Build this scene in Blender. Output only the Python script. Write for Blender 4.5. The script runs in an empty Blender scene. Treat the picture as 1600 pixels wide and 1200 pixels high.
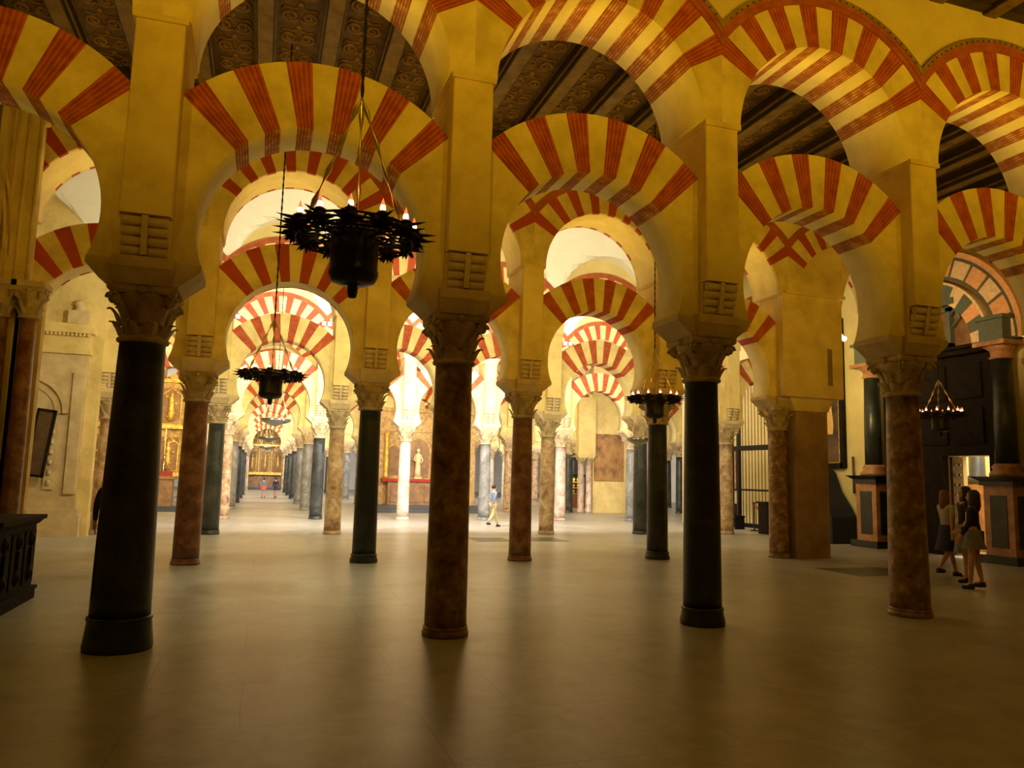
import bpy, bmesh, math, random
from mathutils import Vector, Matrix
random.seed(7)
C = bpy.context.scene.collection
PI = math.pi
rad = math.radians

# ------------------------------------------------------------------ materials
def nodes(name):
    m = bpy.data.materials.new(name); m.use_nodes = True
    nt = m.node_tree
    return m, nt, nt.nodes['Principled BSDF']

def ramp(nt, stops):
    r = nt.nodes.new('ShaderNodeValToRGB')
    e = r.color_ramp.elements
    while len(e) < len(stops): e.new(0.5)
    for i, (p, c) in enumerate(stops):
        e[i].position = p; e[i].color = (c[0], c[1], c[2], 1)
    return r

def coords(nt, rnd=False, scale=1.0):
    tc = nt.nodes.new('ShaderNodeTexCoord')
    out = tc.outputs['Object']
    if rnd:
        oi = nt.nodes.new('ShaderNodeObjectInfo')
        mu = nt.nodes.new('ShaderNodeMath'); mu.operation = 'MULTIPLY'; mu.inputs[1].default_value = 37.0
        nt.links.new(oi.outputs['Random'], mu.inputs[0])
        va = nt.nodes.new('ShaderNodeVectorMath'); va.operation = 'ADD'
        nt.links.new(out, va.inputs[0]); nt.links.new(mu.outputs[0], va.inputs[1])
        out = va.outputs[0]
    return out

def noise(nt, vec, scale, detail=4, rough=0.6, dist=0.0):
    n = nt.nodes.new('ShaderNodeTexNoise')
    n.inputs['Scale'].default_value = scale; n.inputs['Detail'].default_value = detail
    n.inputs['Roughness'].default_value = rough; n.inputs['Distortion'].default_value = dist
    nt.links.new(vec, n.inputs['Vector'])
    return n.outputs['Fac']

def bump(nt, b, h, strength=0.2, dist=0.02):
    n = nt.nodes.new('ShaderNodeBump')
    n.inputs['Strength'].default_value = strength; n.inputs['Distance'].default_value = dist
    nt.links.new(h, n.inputs['Height']); nt.links.new(n.outputs['Normal'], b.inputs['Normal'])

def stone(name, c0, c1, scale=2.5, rough=0.8, bstr=0.25, rnd=True, c2=None, detail=5):
    m, nt, b = nodes(name)
    v = coords(nt, rnd)
    f = noise(nt, v, scale, detail, 0.62)
    st = [(0.3, c0), (0.65, c1)] if c2 is None else [(0.28, c0), (0.5, c1), (0.72, c2)]
    r = ramp(nt, st)
    nt.links.new(f, r.inputs[0]); nt.links.new(r.outputs[0], b.inputs['Base Color'])
    b.inputs['Roughness'].default_value = rough
    if bstr: bump(nt, b, noise(nt, v, scale * 9, 3), bstr)
    return m

def flat(name, c, rough=0.6, metal=0.0, emit=None, estr=0.0):
    m, nt, b = nodes(name)
    b.inputs['Base Color'].default_value = (c[0], c[1], c[2], 1)
    b.inputs['Roughness'].default_value = rough; b.inputs['Metallic'].default_value = metal
    if emit:
        b.inputs['Emission Color'].default_value = (emit[0], emit[1], emit[2], 1)
        b.inputs['Emission Strength'].default_value = estr
    else:
        v = coords(nt); f = noise(nt, v, 12.0, 3)
        r = ramp(nt, [(0.3, [x * 0.82 for x in c]), (0.7, [min(1, x * 1.12) for x in c])])
        nt.links.new(f, r.inputs[0]); nt.links.new(r.outputs[0], b.inputs['Base Color'])
    return m

def marble(name, a, b_, c, scale=3.0, rough=0.32, dist=1.2):
    m, nt, b = nodes(name)
    v = coords(nt, True)
    f = noise(nt, v, scale, 6, 0.68, dist)
    r = ramp(nt, [(0.30, a), (0.52, b_), (0.70, c)])
    nt.links.new(f, r.inputs[0])
    nt.links.new(r.outputs[0], b.inputs['Base Color'])
    b.inputs['Roughness'].default_value = rough
    bump(nt, b, noise(nt, v, 22, 3), 0.12)
    return m

def brick_red(name, base, dark, ang=215.0, wear=0.0, wearcol=(.72, .5, .26)):
    """thin red bricks laid radially: mortar lines follow the angle round the arch centre (object origin)"""
    m, nt, b = nodes(name)
    tc = nt.nodes.new('ShaderNodeTexCoord')
    sp = nt.nodes.new('ShaderNodeSeparateXYZ'); nt.links.new(tc.outputs['Object'], sp.inputs[0])
    at = nt.nodes.new('ShaderNodeMath'); at.operation = 'ARCTAN2'
    nt.links.new(sp.outputs['X'], at.inputs[0]); nt.links.new(sp.outputs['Z'], at.inputs[1])
    mu = nt.nodes.new('ShaderNodeMath'); mu.operation = 'MULTIPLY'; mu.inputs[1].default_value = ang
    nt.links.new(at.outputs[0], mu.inputs[0])
    sn = nt.nodes.new('ShaderNodeMath'); sn.operation = 'SINE'; nt.links.new(mu.outputs[0], sn.inputs[0])
    f = noise(nt, tc.outputs['Object'], 7.0, 4)
    ad = nt.nodes.new('ShaderNodeMath'); ad.operation = 'MULTIPLY_ADD'; ad.inputs[1].default_value = 0.16
    nt.links.new(sn.outputs[0], ad.inputs[0]); nt.links.new(f, ad.inputs[2])
    r = ramp(nt, [(0.32, dark), (0.62, base), (0.78 if wear else 0.95, wearcol if wear else [min(1, x * 1.25) for x in base])])
    nt.links.new(ad.outputs[0], r.inputs[0]); nt.links.new(r.outputs[0], b.inputs['Base Color'])
    b.inputs['Roughness'].default_value = 0.85
    bump(nt, b, ad.outputs[0], 0.35, 0.02)
    return m

M = {}
M['plaster'] = stone('cream_plaster', (.54, .40, .15), (.76, .57, .22), 1.5, 0.85, 0.3, c2=(.86, .68, .28), detail=8)
M['cream'] = stone('cream_voussoir', (.58, .43, .16), (.88, .70, .31), 2.2, 0.85, 0.3, detail=8)
M['soffit'] = stone('cream_soffit', (.74, .59, .27), (.90, .75, .38), 2.2, 0.85, 0.12)
M['red'] = brick_red('red_brick', (.50, .105, .025), (.30, .045, .012))
M['redworn'] = brick_red('worn_red_brick', (.50, .165, .035), (.27, .075, .018), 215, 1)
M['redpaint'] = brick_red('painted_red', (.47, .075, .022), (.40, .055, .018), 215)
M['trimred'] = stone('red_moulding', (.30, .06, .02), (.46, .12, .03), 5, 0.8)
M['trimolive'] = stone('olive_moulding', (.20, .12, .03), (.36, .22, .07), 5, 0.8)
M['trimdark'] = flat('dark_dots', (.06, .025, .015), 0.8)
M['wallp'] = stone('wall_plaster', (.62, .49, .22), (.76, .61, .28), 1.2, 0.9, 0.1)
M['white'] = stone('white_vault_plaster', (.84, .80, .70), (.90, .86, .78), 1.0, 0.9, 0.05)
M['capital'] = stone('carved_limestone', (.34, .24, .12), (.62, .47, .27), 5.0, 0.8, 0.3)
M['impost'] = stone('impost_stone', (.52, .38, .2), (.72, .55, .31), 3.0, 0.85, 0.25)
M['m_black'] = marble('black_green_marble', (.010, .012, .011), (.020, .024, .020), (.055, .06, .045), 1.6, .35, .5)
M['m_dark'] = marble('dark_grey_marble', (.02, .022, .02), (.045, .048, .042), (.10, .10, .085), 2.2, .3, .8)
M['m_grey'] = marble('grey_marble', (.12, .12, .11), (.24, .23, .21), (.42, .40, .36), 2.2, .3, .8)
M['m_brown'] = marble('mottled_brown_marble', (.09, .036, .010), (.30, .16, .055), (.60, .42, .20), 6.5, .38, .25)
M['m_red'] = marble('red_brown_marble', (.10, .03, .012), (.26, .11, .045), (.42, .22, .10), 4.5, .4, .3)
M['m_tan'] = marble('tan_marble', (.20, .08, .035), (.52, .34, .18), (.74, .58, .38), 4.2, .35, .4)
M['m_pink'] = marble('pinkish_marble', (.34, .15, .10), (.60, .46, .36), (.76, .66, .54), 3.4, .3, .5)
M['m_cream'] = marble('pale_cream_marble', (.48, .32, .22), (.72, .60, .46), (.82, .74, .62), 2.6, .35, .9)
M['wood'] = stone('dark_ceiling_wood', (.016, .009, .005), (.045, .024, .011), 3.0, 0.65, 0.3)
M['beamlight'] = stone('painted_beam_wood', (.10, .06, .018), (.22, .14, .045), 4.0, 0.6, 0.3)
M['carve'] = stone('carved_panel_wood', (.07, .036, .012), (.16, .09, .03), 6.0, 0.6, 0.4)
M['carvehi'] = stone('carved_scroll_wood', (.15, .075, .022), (.27, .15, .05), 9.0, 0.55, 0.3)
M['iron'] = flat('black_wrought_iron', (.018, .014, .012), .55, .6)
M['ironred'] = flat('candle_cup_iron', (.05, .010, .008), .6, .3)
M['bucket'] = stone('dark_bronze', (.004, .005, .004), (.012, .013, .009), 4.0, .42, .1)
M['brass'] = flat('pale_brass', (.62, .50, .22), .3, .8)
M['silver'] = flat('silver', (.30, .29, .24), .22, .95)
M['gold'] = stone('gilded_wood', (.34, .16, .03), (.95, .62, .12), 9.0, .35, .5)
M['gold'].node_tree.nodes['Principled BSDF'].inputs['Metallic'].default_value = .45
M['goldbr'] = stone('golden_brown_wood', (.24, .12, .03), (.58, .36, .11), 7.0, .5, .5)
M['bulb'] = flat('bulb_glow', (1, .5, .3), .5, 0, (1.0, .16, .04), 1.6)
M['bulbhot'] = flat('bulb_filament', (1, .8, .6), .5, 0, (1.0, .50, .30), 5.0)
M['spot'] = flat('spotlight_lens', (1, .9, .7), .5, 0, (1.0, .86, .55), 60.0)
M['redcloth'] = flat('red_cloth', (.35, .02, .015), .8)
M['redpanel'] = stone('reddish_brown_stone', (.15, .07, .025), (.30, .16, .06), 4.0, .6)
M['darkstep'] = flat('dark_grey_stone', (.06, .06, .065), .5)
M['darkwood'] = stone('dark_oak', (.006, .004, .003), (.020, .012, .007), 6.0, .7, .4)
M['darkwood'].node_tree.nodes['Principled BSDF'].inputs['Specular IOR Level'].default_value = .12
M['midwood'] = stone('brown_oak', (.07, .035, .015), (.13, .07, .03), 6.0, .5, .3)
M['orangem'] = stone('orange_marble', (.26, .10, .035), (.52, .26, .11), 4.0, .4, .1)
M['greent'] = flat('grey_green_marble', (.10, .12, .09), .4)
M['creamt'] = flat('cream_tile', (.80, .58, .32), .5)
M['peacht'] = flat('peach_tile', (.78, .40, .17), .5)
M['white2'] = flat('white_render', (.85, .80, .72), .8)
M['skin'] = flat('skin', (.52, .28, .17), .6)
M['bluesh'] = flat('blue_shirt', (.16, .22, .32), .85)
M['khaki'] = flat('khaki_cotton', (.55, .47, .22), .85)
M['blackc'] = flat('black_cloth', (.012, .011, .014), .9)
M['greyc'] = flat('grey_cloth', (.17, .15, .13), .9)
M['lightc'] = flat('light_cloth', (.42, .38, .28), .9)
M['navy'] = flat('navy_cloth', (.03, .03, .07), .9)
M['redc'] = flat('red_jacket', (.62, .03, .02), .85)
M['orc'] = flat('orange_red_cloth', (.75, .12, .06), .85)
M['hairb'] = flat('dark_hair', (.02, .012, .008), .6)
M['hairr'] = flat('auburn_hair', (.22, .075, .02), .6)
M['hairg'] = flat('grey_hair', (.35, .32, .28), .6)
M['shoe'] = flat('black_shoe', (.012, .011, .01), .5)
M['slab'] = stone('dark_grave_marble', (.035, .032, .028), (.08, .07, .06), 3.0, .35, .05)
M['slabtrim'] = flat('grey_inlay', (.25, .22, .17), .4)

def floor_mat():
    m, nt, b = nodes('marble_floor')
    v = coords(nt)
    n1 = noise(nt, v, 0.55, 5, .6)
    n2 = noise(nt, v, 2.6, 7, .7, .8)
    mx = nt.nodes.new('ShaderNodeMath'); mx.operation = 'MULTIPLY_ADD'; mx.inputs[1].default_value = .5
    nt.links.new(n2, mx.inputs[0])
    hf = nt.nodes.new('ShaderNodeMath'); hf.operation = 'MULTIPLY'; hf.inputs[1].default_value = .5
    nt.links.new(n1, hf.inputs[0]); nt.links.new(hf.outputs[0], mx.inputs[2])
    r = ramp(nt, [(.32, (.25, .22, .17)), (.5, (.39, .365, .305)), (.68, (.52, .495, .43))])
    nt.links.new(mx.outputs[0], r.inputs[0])
    br = nt.nodes.new('ShaderNodeTexBrick')
    br.inputs['Scale'].default_value = 1.0
    br.inputs['Brick Width'].default_value = 1.9; br.inputs['Row Height'].default_value = 1.1
    br.inputs['Mortar Size'].default_value = .006; br.inputs['Mortar Smooth'].default_value = .4
    br.offset = .37; br.offset_frequency = 2
    wob = nt.nodes.new('ShaderNodeTexNoise'); wob.inputs['Scale'].default_value = .8
    nt.links.new(v, wob.inputs['Vector'])
    va = nt.nodes.new('ShaderNodeVectorMath'); va.operation = 'MULTIPLY_ADD'
    va.inputs[1].default_value = (.06, .06, 0)
    nt.links.new(wob.outputs['Color'], va.inputs[0]); nt.links.new(v, va.inputs[2])
    nt.links.new(va.outputs[0], br.inputs['Vector'])
    br.inputs['Color1'].default_value = (1, 1, 1, 1); br.inputs['Color2'].default_value = (.95, .95, .96, 1)
    br.inputs['Mortar'].default_value = (.72, .70, .66, 1)
    mix = nt.nodes.new('ShaderNodeMix'); mix.data_type = 'RGBA'; mix.blend_type = 'MULTIPLY'
    mix.inputs[0].default_value = 1
    nt.links.new(r.outputs[0], mix.inputs[6]); nt.links.new(br.outputs['Color'], mix.inputs[7])
    nt.links.new(mix.outputs[2], b.inputs['Base Color'])
    rr = nt.nodes.new('ShaderNodeMapRange'); rr.inputs[3].default_value = .24; rr.inputs[4].default_value = .42; b.inputs['Specular IOR Level'].default_value = .17
    nt.links.new(n2, rr.inputs[0]); nt.links.new(rr.outputs[0], b.inputs['Roughness'])
    bump(nt, b, n2, .10, .02)
    return m
M['floor'] = floor_mat()

def painting_mat():
    m, nt, b = nodes('oil_painting')
    v = coords(nt)
    f = noise(nt, v, 1.1, 5, .6, .6)
    r = ramp(nt, [(.35, (.02, .012, .008)), (.55, (.10, .05, .02)), (.75, (.28, .14, .05))])
    nt.links.new(f, r.inputs[0]); nt.links.new(r.outputs[0], b.inputs['Base Color'])
    b.inputs['Roughness'].default_value = .4
    return m
M['painting'] = painting_mat()
M['map'] = stone('worn_brown_fresco', (.12, .06, .03), (.40, .20, .07), 2.2, .8, .1, c2=(.50, .30, .12), detail=7)

# ------------------------------------------------------------------ mesh builder
class MB:
    def __init__(s):
        s.v, s.f, s.mi, s.sm = [], [], [], []
    def add(s, vs, fs, mi=0, smooth=False, mat=None):
        o = len(s.v)
        if mat is not None: vs = [mat @ Vector(p) for p in vs]
        s.v += [tuple(p) for p in vs]
        for f in fs:
            s.f.append([i + o for i in f]); s.mi.append(mi); s.sm.append(smooth)
        return s
    def box(s, x0, x1, y0, y1, z0, z1, mi=0, mat=None):
        vs = [(x0, y0, z0), (x1, y0, z0), (x1, y1, z0), (x0, y1, z0), (x0, y0, z1), (x1, y0, z1), (x1, y1, z1), (x0, y1, z1)]
        return s.add(vs, [(0, 3, 2, 1), (4, 5, 6, 7), (0, 1, 5, 4), (1, 2, 6, 5), (2, 3, 7, 6), (3, 0, 4, 7)], mi, False, mat)
    def frust(s, b, t, z0, z1, mi=0, mat=None):
        """b,t = (x0,x1,y0,y1) at the bottom and top"""
        vs = [(b[0], b[2], z0), (b[1], b[2], z0), (b[1], b[3], z0), (b[0], b[3], z0), (t[0], t[2], z1), (t[1], t[2], z1), (t[1], t[3], z1), (t[0], t[3], z1)]
        return s.add(vs, [(0, 3, 2, 1), (4, 5, 6, 7), (0, 1, 5, 4), (1, 2, 6, 5), (2, 3, 7, 6), (3, 0, 4, 7)], mi, False, mat)
    def lathe(s, prof, n=24, mi=0, mat=None, smooth=True, cap=True):
        vs, fs = [], []
        for r, z in prof:
            for k in range(n):
                a = 2 * PI * k / n
                vs.append((r * math.cos(a), r * math.sin(a), z))
        for i in range(len(prof) - 1):
            for k in range(n):
                k2 = (k + 1) % n
                fs.append((i * n + k, i * n + k2, (i + 1) * n + k2, (i + 1) * n + k))
        s.add(vs, fs, mi, smooth, mat)
        if cap:
            if prof[0][0] > 1e-4: s.add(vs[:n], [tuple(range(n - 1, -1, -1))], mi, False, mat)
            if prof[-1][0] > 1e-4: s.add(vs[-n:], [tuple(range(n))], mi, False, mat)
        return s
    def tube(s, pts, r, n=6, mi=0, mat=None, closed=False):
        pts = [Vector(p) for p in pts]
        rs = r if isinstance(r, (list, tuple)) else [r] * len(pts)
        vs, fs = [], []
        up = None
        for i, p in enumerate(pts):
            if closed: d = pts[(i + 1) % len(pts)] - pts[i - 1]
            else: d = pts[min(i + 1, len(pts) - 1)] - pts[max(i - 1, 0)]
            d = d.normalized() if d.length > 1e-9 else Vector((0, 0, 1))
            a = Vector((0, 0, 1)) if abs(d.z) < .9 else Vector((1, 0, 0))
            if up is not None:
                a = up
            x = (a - d * a.dot(d))
            if x.length < 1e-6: x = d.orthogonal()
            x = x.normalized(); up = x
            y = d.cross(x)
            for k in range(n):
                t = 2 * PI * k / n
                vs.append(p + (x * math.cos(t) + y * math.sin(t)) * rs[i])
        m = len(pts)
        for i in range(m if closed else m - 1):
            j = (i + 1) % m
            for k in range(n):
                k2 = (k + 1) % n
                fs.append((i * n + k, i * n + k2, j * n + k2, j * n + k))
        s.add(vs, fs, mi, True, mat)
        if not closed:
            s.add(vs[:n], [tuple(range(n - 1, -1, -1))], mi, False, mat)
            s.add(vs[-n:], [tuple(range(n))], mi, False, mat)
        return s
    def ball(s, c, r, mi=0, n=10, sz=1.0, mat=None):
        prof = [(max(1e-5, r * math.sin(PI * i / 6)), -r * sz * math.cos(PI * i / 6)) for i in range(7)]
        t = Matrix.Translation(Vector(c))
        return s.lathe(prof, n, mi, (mat @ t) if mat is not None else t, True, False)
    def mesh(s, name, mats):
        me = bpy.data.meshes.new(name)
        me.from_pydata(s.v, [], s.f)
        for m in mats: me.materials.append(m)
        me.polygons.foreach_set('material_index', s.mi)
        me.polygons.foreach_set('use_smooth', s.sm)
        me.update()
        bm = bmesh.new(); bm.from_mesh(me)
        bmesh.ops.remove_doubles(bm, verts=bm.verts, dist=1e-5)
        bmesh.ops.recalc_face_normals(bm, faces=bm.faces)
        bm.to_mesh(me); bm.free()
        return me

def ob(name, me, parent=None, loc=(0, 0, 0), rot=(0, 0, 0), scale=None):
    o = bpy.data.objects.new(name, me); C.objects.link(o)
    o.location = loc; o.rotation_euler = rot
    if scale: o.scale = scale
    if parent: o.parent = parent
    return o
def tag(o, label, cat, group=None, kind=None):
    if label: o['label'] = label
    if cat: o['category'] = cat
    if group: o['group'] = group
    if kind: o['kind'] = kind
    return o
def empty(name, loc, rz=0, **k):
    o = ob(name, None, None, loc, (0, 0, rz)); o.empty_display_size = .2
    return o
def struct(name, mb, mats, loc=(0, 0, 0), label=None):
    o = ob(name, mb.mesh(name, mats), None, loc); o['kind'] = 'structure'
    if label: o['label'] = label
    return o

# ------------------------------------------------------------------ the grid
S = 3.1; D = 6.6835; X0 = -1.1568; Y1 = 8.036; H = 1.669
def CX(i): return X0 + S * i
def RY(r): return Y1 + D * (r - 1)
HALF = .50          # half depth of pillars and upper arches
LT = .30            # half thickness of lower arches
ZC_LO, RI_LO, RO_LO = 4.04, 1.14, 1.84
ZC_UP, RI_UP, RO_UP = 5.95, 1.29, 1.85
ZCEIL = 8.45
ROWN = {1: 'front', 2: 'second', 3: 'third', 4: 'fourth'}
ORD = ['leftmost', 'second from left', 'third from left', 'fourth from left', 'fifth from left', 'sixth from left', 'seventh from left', 'eighth from left', 'ninth from left', 'tenth from left']

# ------------------------------------------------------------------ arch mesh
def arch_mesh(name, ri, ro, xlim, zbot, t, reds, hw, mode, mats, seg=2.6):
    """mats: 0 cream, 1 red, 2 soffit cream.  mode 'full': stripes run through the soffit; 'edge': only short dashes"""
    mb = MB()
    tmax = math.degrees(math.acos(max(-1, min(1, zbot / ri))))
    tc = math.degrees(math.asin(xlim / ro)) if xlim < ro else 90
    cuts = {-tmax, tmax, 0.0, -tc, tc}
    if tmax > 90: cuts |= {-90.0, 90.0}
    for a in reds:
        for q in (a - hw, a + hw):
            if abs(q) < tmax: cuts.add(q)
    cuts = sorted(cuts)
    fine = []
    for a, b in zip(cuts[:-1], cuts[1:]):
        n = max(1, int((b - a) / seg))
        fine += [a + (b - a) * k / n for k in range(n)]
    fine.append(cuts[-1])
    def io(th):
        a = rad(th); sx, cz = math.sin(a), math.cos(a)
        i = (ri * sx, ri * cz)
        if abs(th) > 90: return i, (math.copysign(xlim, sx), ri * cz)
        r = ro if abs(th) <= tc + 1e-6 else xlim / abs(sx)
        return i, (r * sx, r * cz)
    e = .09
    for a, b in zip(fine[:-1], fine[1:]):
        mid = (a + b) / 2
        red = any(abs(mid - q) < hw for q in reds)
        m = 1 if red else 0
        (ix, iz), (ox, oz) = io(a); (jx, jz), (px, pz) = io(b)
        mb.add([(ix, -t, iz), (jx, -t, jz), (px, -t, pz), (ox, -t, oz)], [(0, 1, 2, 3)], m)
        mb.add([(ix, t, iz), (jx, t, jz), (px, t, pz), (ox, t, oz)], [(3, 2, 1, 0)], m)
        mb.add([(ox, -t, oz), (px, -t, pz), (px, t, pz), (ox, t, oz)], [(0, 1, 2, 3)], m)
        if mode == 'full':
            mb.add([(ix, -t, iz), (jx, -t, jz), (jx, t, jz), (ix, t, iz)], [(0, 1, 2, 3)], 3 if red else 2, True)
        else:
            for y0, y1, mm in ((-t, -t + e, m), (-t + e, t - e, 2), (t - e, t, m)):
                mb.add([(ix, y0, iz), (jx, y0, jz), (jx, y1, jz), (ix, y1, iz)], [(0, 1, 2, 3)], mm, True)
    for th in (fine[0], fine[-1]):
        (ix, iz), (ox, oz) = io(th)
        mb.add([(ix, -t, iz), (ox, -t, oz), (ox, t, oz), (ix, t, iz)], [(0, 1, 2, 3)], 0)
    return mb.mesh(name, mats)

LO_REDS = [-42.5, -25, -8.3, 8.3, 25, 42.5]
UP_REDS = [-56, -39.5, -24, -8, 8, 24, 39.5, 56]
stdm = [M['cream'], M['red'], M['soffit'], M['redpaint']]
wornm = [M['cream'], M['red'], M['soffit'], M['redworn']]
ME_LO = arch_mesh('lower_arch_striped', RI_LO, RO_LO, 1.345, 3.6 - ZC_LO, LT, LO_REDS, 4.1, 'full', stdm)
ME_LO_W = arch_mesh('lower_arch_worn', RI_LO, RO_LO, 1.345, 3.6 - ZC_LO, LT, LO_REDS, 4.1, 'full', wornm)
ME_LO_E = arch_mesh('lower_arch_plain_soffit', RI_LO, RO_LO, 1.345, 3.6 - ZC_LO, LT, LO_REDS, 4.1, 'edge', [M['cream'], M['redpaint'], M['soffit'], M['redpaint']])
ME_UP_W = arch_mesh('upper_arch_worn', RI_UP, RO_UP, S / 2, 0.0, HALF, UP_REDS, 4.1, 'full', wornm)
ME_UP_E = arch_mesh('upper_arch_plain_soffit', RI_UP, RO_UP, S / 2, 0.0, HALF, UP_REDS, 3.7, 'edge', [M['cream'], M['redpaint'], M['soffit'], M['redpaint']])

def band_mesh(name, bands, mats, dots=False):
    """projecting half-ring mouldings over an upper arch, both faces. bands = (r0, r1, projection, material)"""
    mb = MB()
    for r0, r1, p, mi in bands:
        tc = math.degrees(math.asin((S / 2) / r1)); n = 36
        for sy in (-1, 1):
            y0, y1 = sy * (HALF - .01), sy * (HALF + p)
            def P(th, r, y):
                a = rad(th); x = r * math.sin(a)
                if abs(x) > S / 2: r2 = (S / 2) / abs(math.sin(a)); return (r2 * math.sin(a), y, r2 * math.cos(a))
                return (x, y, r * math.cos(a))
            tl = math.degrees(math.asin(min(1, (S / 2) / r0)))
            ths = sorted(set([-tl + 2 * tl * k / n for k in range(n + 1)] + [-tc, tc]))
            for a, b in zip(ths[:-1], ths[1:]):
                q = [P(a, r0, y0), P(a, r0, y1), P(a, r1, y1), P(a, r1, y0), P(b, r0, y0), P(b, r0, y1), P(b, r1, y1), P(b, r1, y0)]
                mb.add(q, [(0, 1, 5, 4), (1, 2, 6, 5), (2, 3, 7, 6)], mi)
    if dots:
        for k in range(-17, 18):
            a = rad(k * 3.1); r = 1.985
            x, z = r * math.sin(a), r * math.cos(a)
            if abs(x) < 1.5: mb.box(x - .011, x + .011, -HALF - .056, -HALF - .04, z - .011, z + .011, 2)
    return mb.mesh(name, mats)
ME_BAND1 = band_mesh('moulding_painted', [(1.85, 1.92, .02, 0), (1.92, 1.97, .035, 0), (1.97, 2.03, .05, 1)], [M['trimred'], M['trimolive'], M['trimdark']], True)
ME_BAND2 = band_mesh('moulding_red', [(1.85, 1.93, .02, 0), (1.93, 2.0, .04, 1)], [M['trimred'], M['trimred']])

# ------------------------------------------------------------------ column meshes
def shaft_mesh(name, rb, rt, z0, z1, mats, ring=False):
    n = 12
    prof = [(rb * 1.0, z0)]
    for k in range(n + 1):
        u = k / n
        r = rb + (rt - rb) * (u ** 1.35)
        prof.append((r, z0 + (z1 - z0) * u))
    prof += [(rt + .012, z1 - .0)]
    mb = MB().lathe(prof, 28)
    return mb.mesh(name, mats)

def base_mesh(rb, z1, mats, big=False):
    k = 1.0 if big else .6
    prof = [(rb + .035 * k, 0), (rb + .04 * k, .04), (rb + .022 * k, z1 * .6), (rb + .012 * k, z1 - .03), (rb + .022 * k, z1 - .025), (rb + .02 * k, z1), (rb - .01, z1 + .004)]
    return MB().lathe(prof, 28).mesh('base', mats)

def capital_mesh():
    mb = MB()
    prof = [(.205, 0), (.232, .012), (.236, .035), (.215, .055), (.2, .07), (.198, .16), (.21, .26), (.25, .37), (.29, .42), (.29, .45)]
    mb.lathe(prof, 24)
    def leaf(ang, r0, z0, z1, w, out):
        rows = [(0, r0, w), (.35, r0 + .02, w * 1.05), (.7, r0 + .045, w), (.92, r0 + out * .75, w * .8), (1.0, r0 + out, w * .45), (.9, r0 + out * 1.08, w * .2)]
        vs, fs = [], []
        for u, r, ww in rows:
            z = z0 + (z1 - z0) * u
            for q in (-1, -.5, 0, .5, 1):
                a = ang + q * ww / 2 / max(r, .1)
                rr = r + (.018 if q == 0 else (0.0 if abs(q) == .5 else -.012)) + .005
                vs.append((rr * math.cos(a), rr * math.sin(a), z))
        for i in range(len(rows) - 1):
            for k in range(4):
                fs.append((i * 5 + k, i * 5 + k + 1, (i + 1) * 5 + k + 1, (i + 1) * 5 + k))
        mb.add(vs, fs, 0, True)
    for k in range(8): leaf(k * PI / 4 + PI / 8, .205, .06, .19, .135, .085)
    for k in range(8): leaf(k * PI / 4, .212, .17, .34, .13, .10)
    for k in range(4):
        a = PI / 4 + k * PI / 2
        d = Vector((math.cos(a), math.sin(a), 0)); tn = Vector((-d.y, d.x, 0))
        pts, rs = [], []
        for u in range(5):
            t = u / 4; pts.append(d * (.22 + .13 * t ** 1.5) + Vector((0, 0, .26 + .15 * t))); rs.append(.03)
        mb.tube(pts, rs, 6)
        for sg in (-1, 1):
            sp = []
            for q in range(15):
                th = q / 14 * 2.3 * PI; rr = .062 * (1 - q / 18)
                c = d * .345 + Vector((0, 0, .385))
                sp.append(c + tn * (.02 * sg) + d * (rr * math.cos(th)) + Vector((0, 0, rr * math.sin(th))))
            mb.tube(sp, .018, 5)
        mb.tube([d * .345 + Vector((0, 0, .385)) - tn * .035, d * .345 + Vector((0, 0, .385)) + tn * .035], .035, 8)
    # abacus with hollowed sides and a boss on each side
    vs = []
    n = 8; pts = []
    for k in range(4):
        a0 = PI / 4 + k * PI / 2; a1 = a0 + PI / 2
        p0 = Vector((math.cos(a0), math.sin(a0))) * .43; p1 = Vector((math.cos(a1), math.sin(a1))) * .43
        for q in range(n):
            t = q / n; p = p0.lerp(p1, t)
            p = p * (1 - .10 * math.sin(PI * t)); pts.append(p)
    m = len(pts)
    for z, sc in ((.45, .94), (.475, 1.0), (.53, 1.0)):
        vs += [(p.x * sc, p.y * sc, z) for p in pts]
    fs = [(i * m + k, i * m + (k + 1) % m, (i + 1) * m + (k + 1) % m, (i + 1) * m + k) for i in range(2) for k in range(m)]
    fs += [tuple(range(m - 1, -1, -1)), tuple(range(2 * m, 3 * m))]
    mb.add(vs, fs)
    for k in range(4):
        a = k * PI / 2
        mb.ball((math.cos(a) * .285, math.sin(a) * .285, .475), .045, 0, 8)
    return mb.mesh('capital', [M['capital']])
ME_CAP = capital_mesh()

def impost_mesh():
    mb = MB()
    mb.frust((-.30, .30, -.29, .29), (-.50, .50, -.31, .31), 0, .17)
    mb.box(-.50, .50, -.31, .31, .17, .235)
    mb.frust((-.25, .25, -.31, .31), (-.27, .27, -.40, .40), 0, .14)
    mb.box(-.27, .27, -.41, .41, .14, .245)
    return mb.mesh('impost', [M['impost']])
ME_IMP = impost_mesh()

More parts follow.
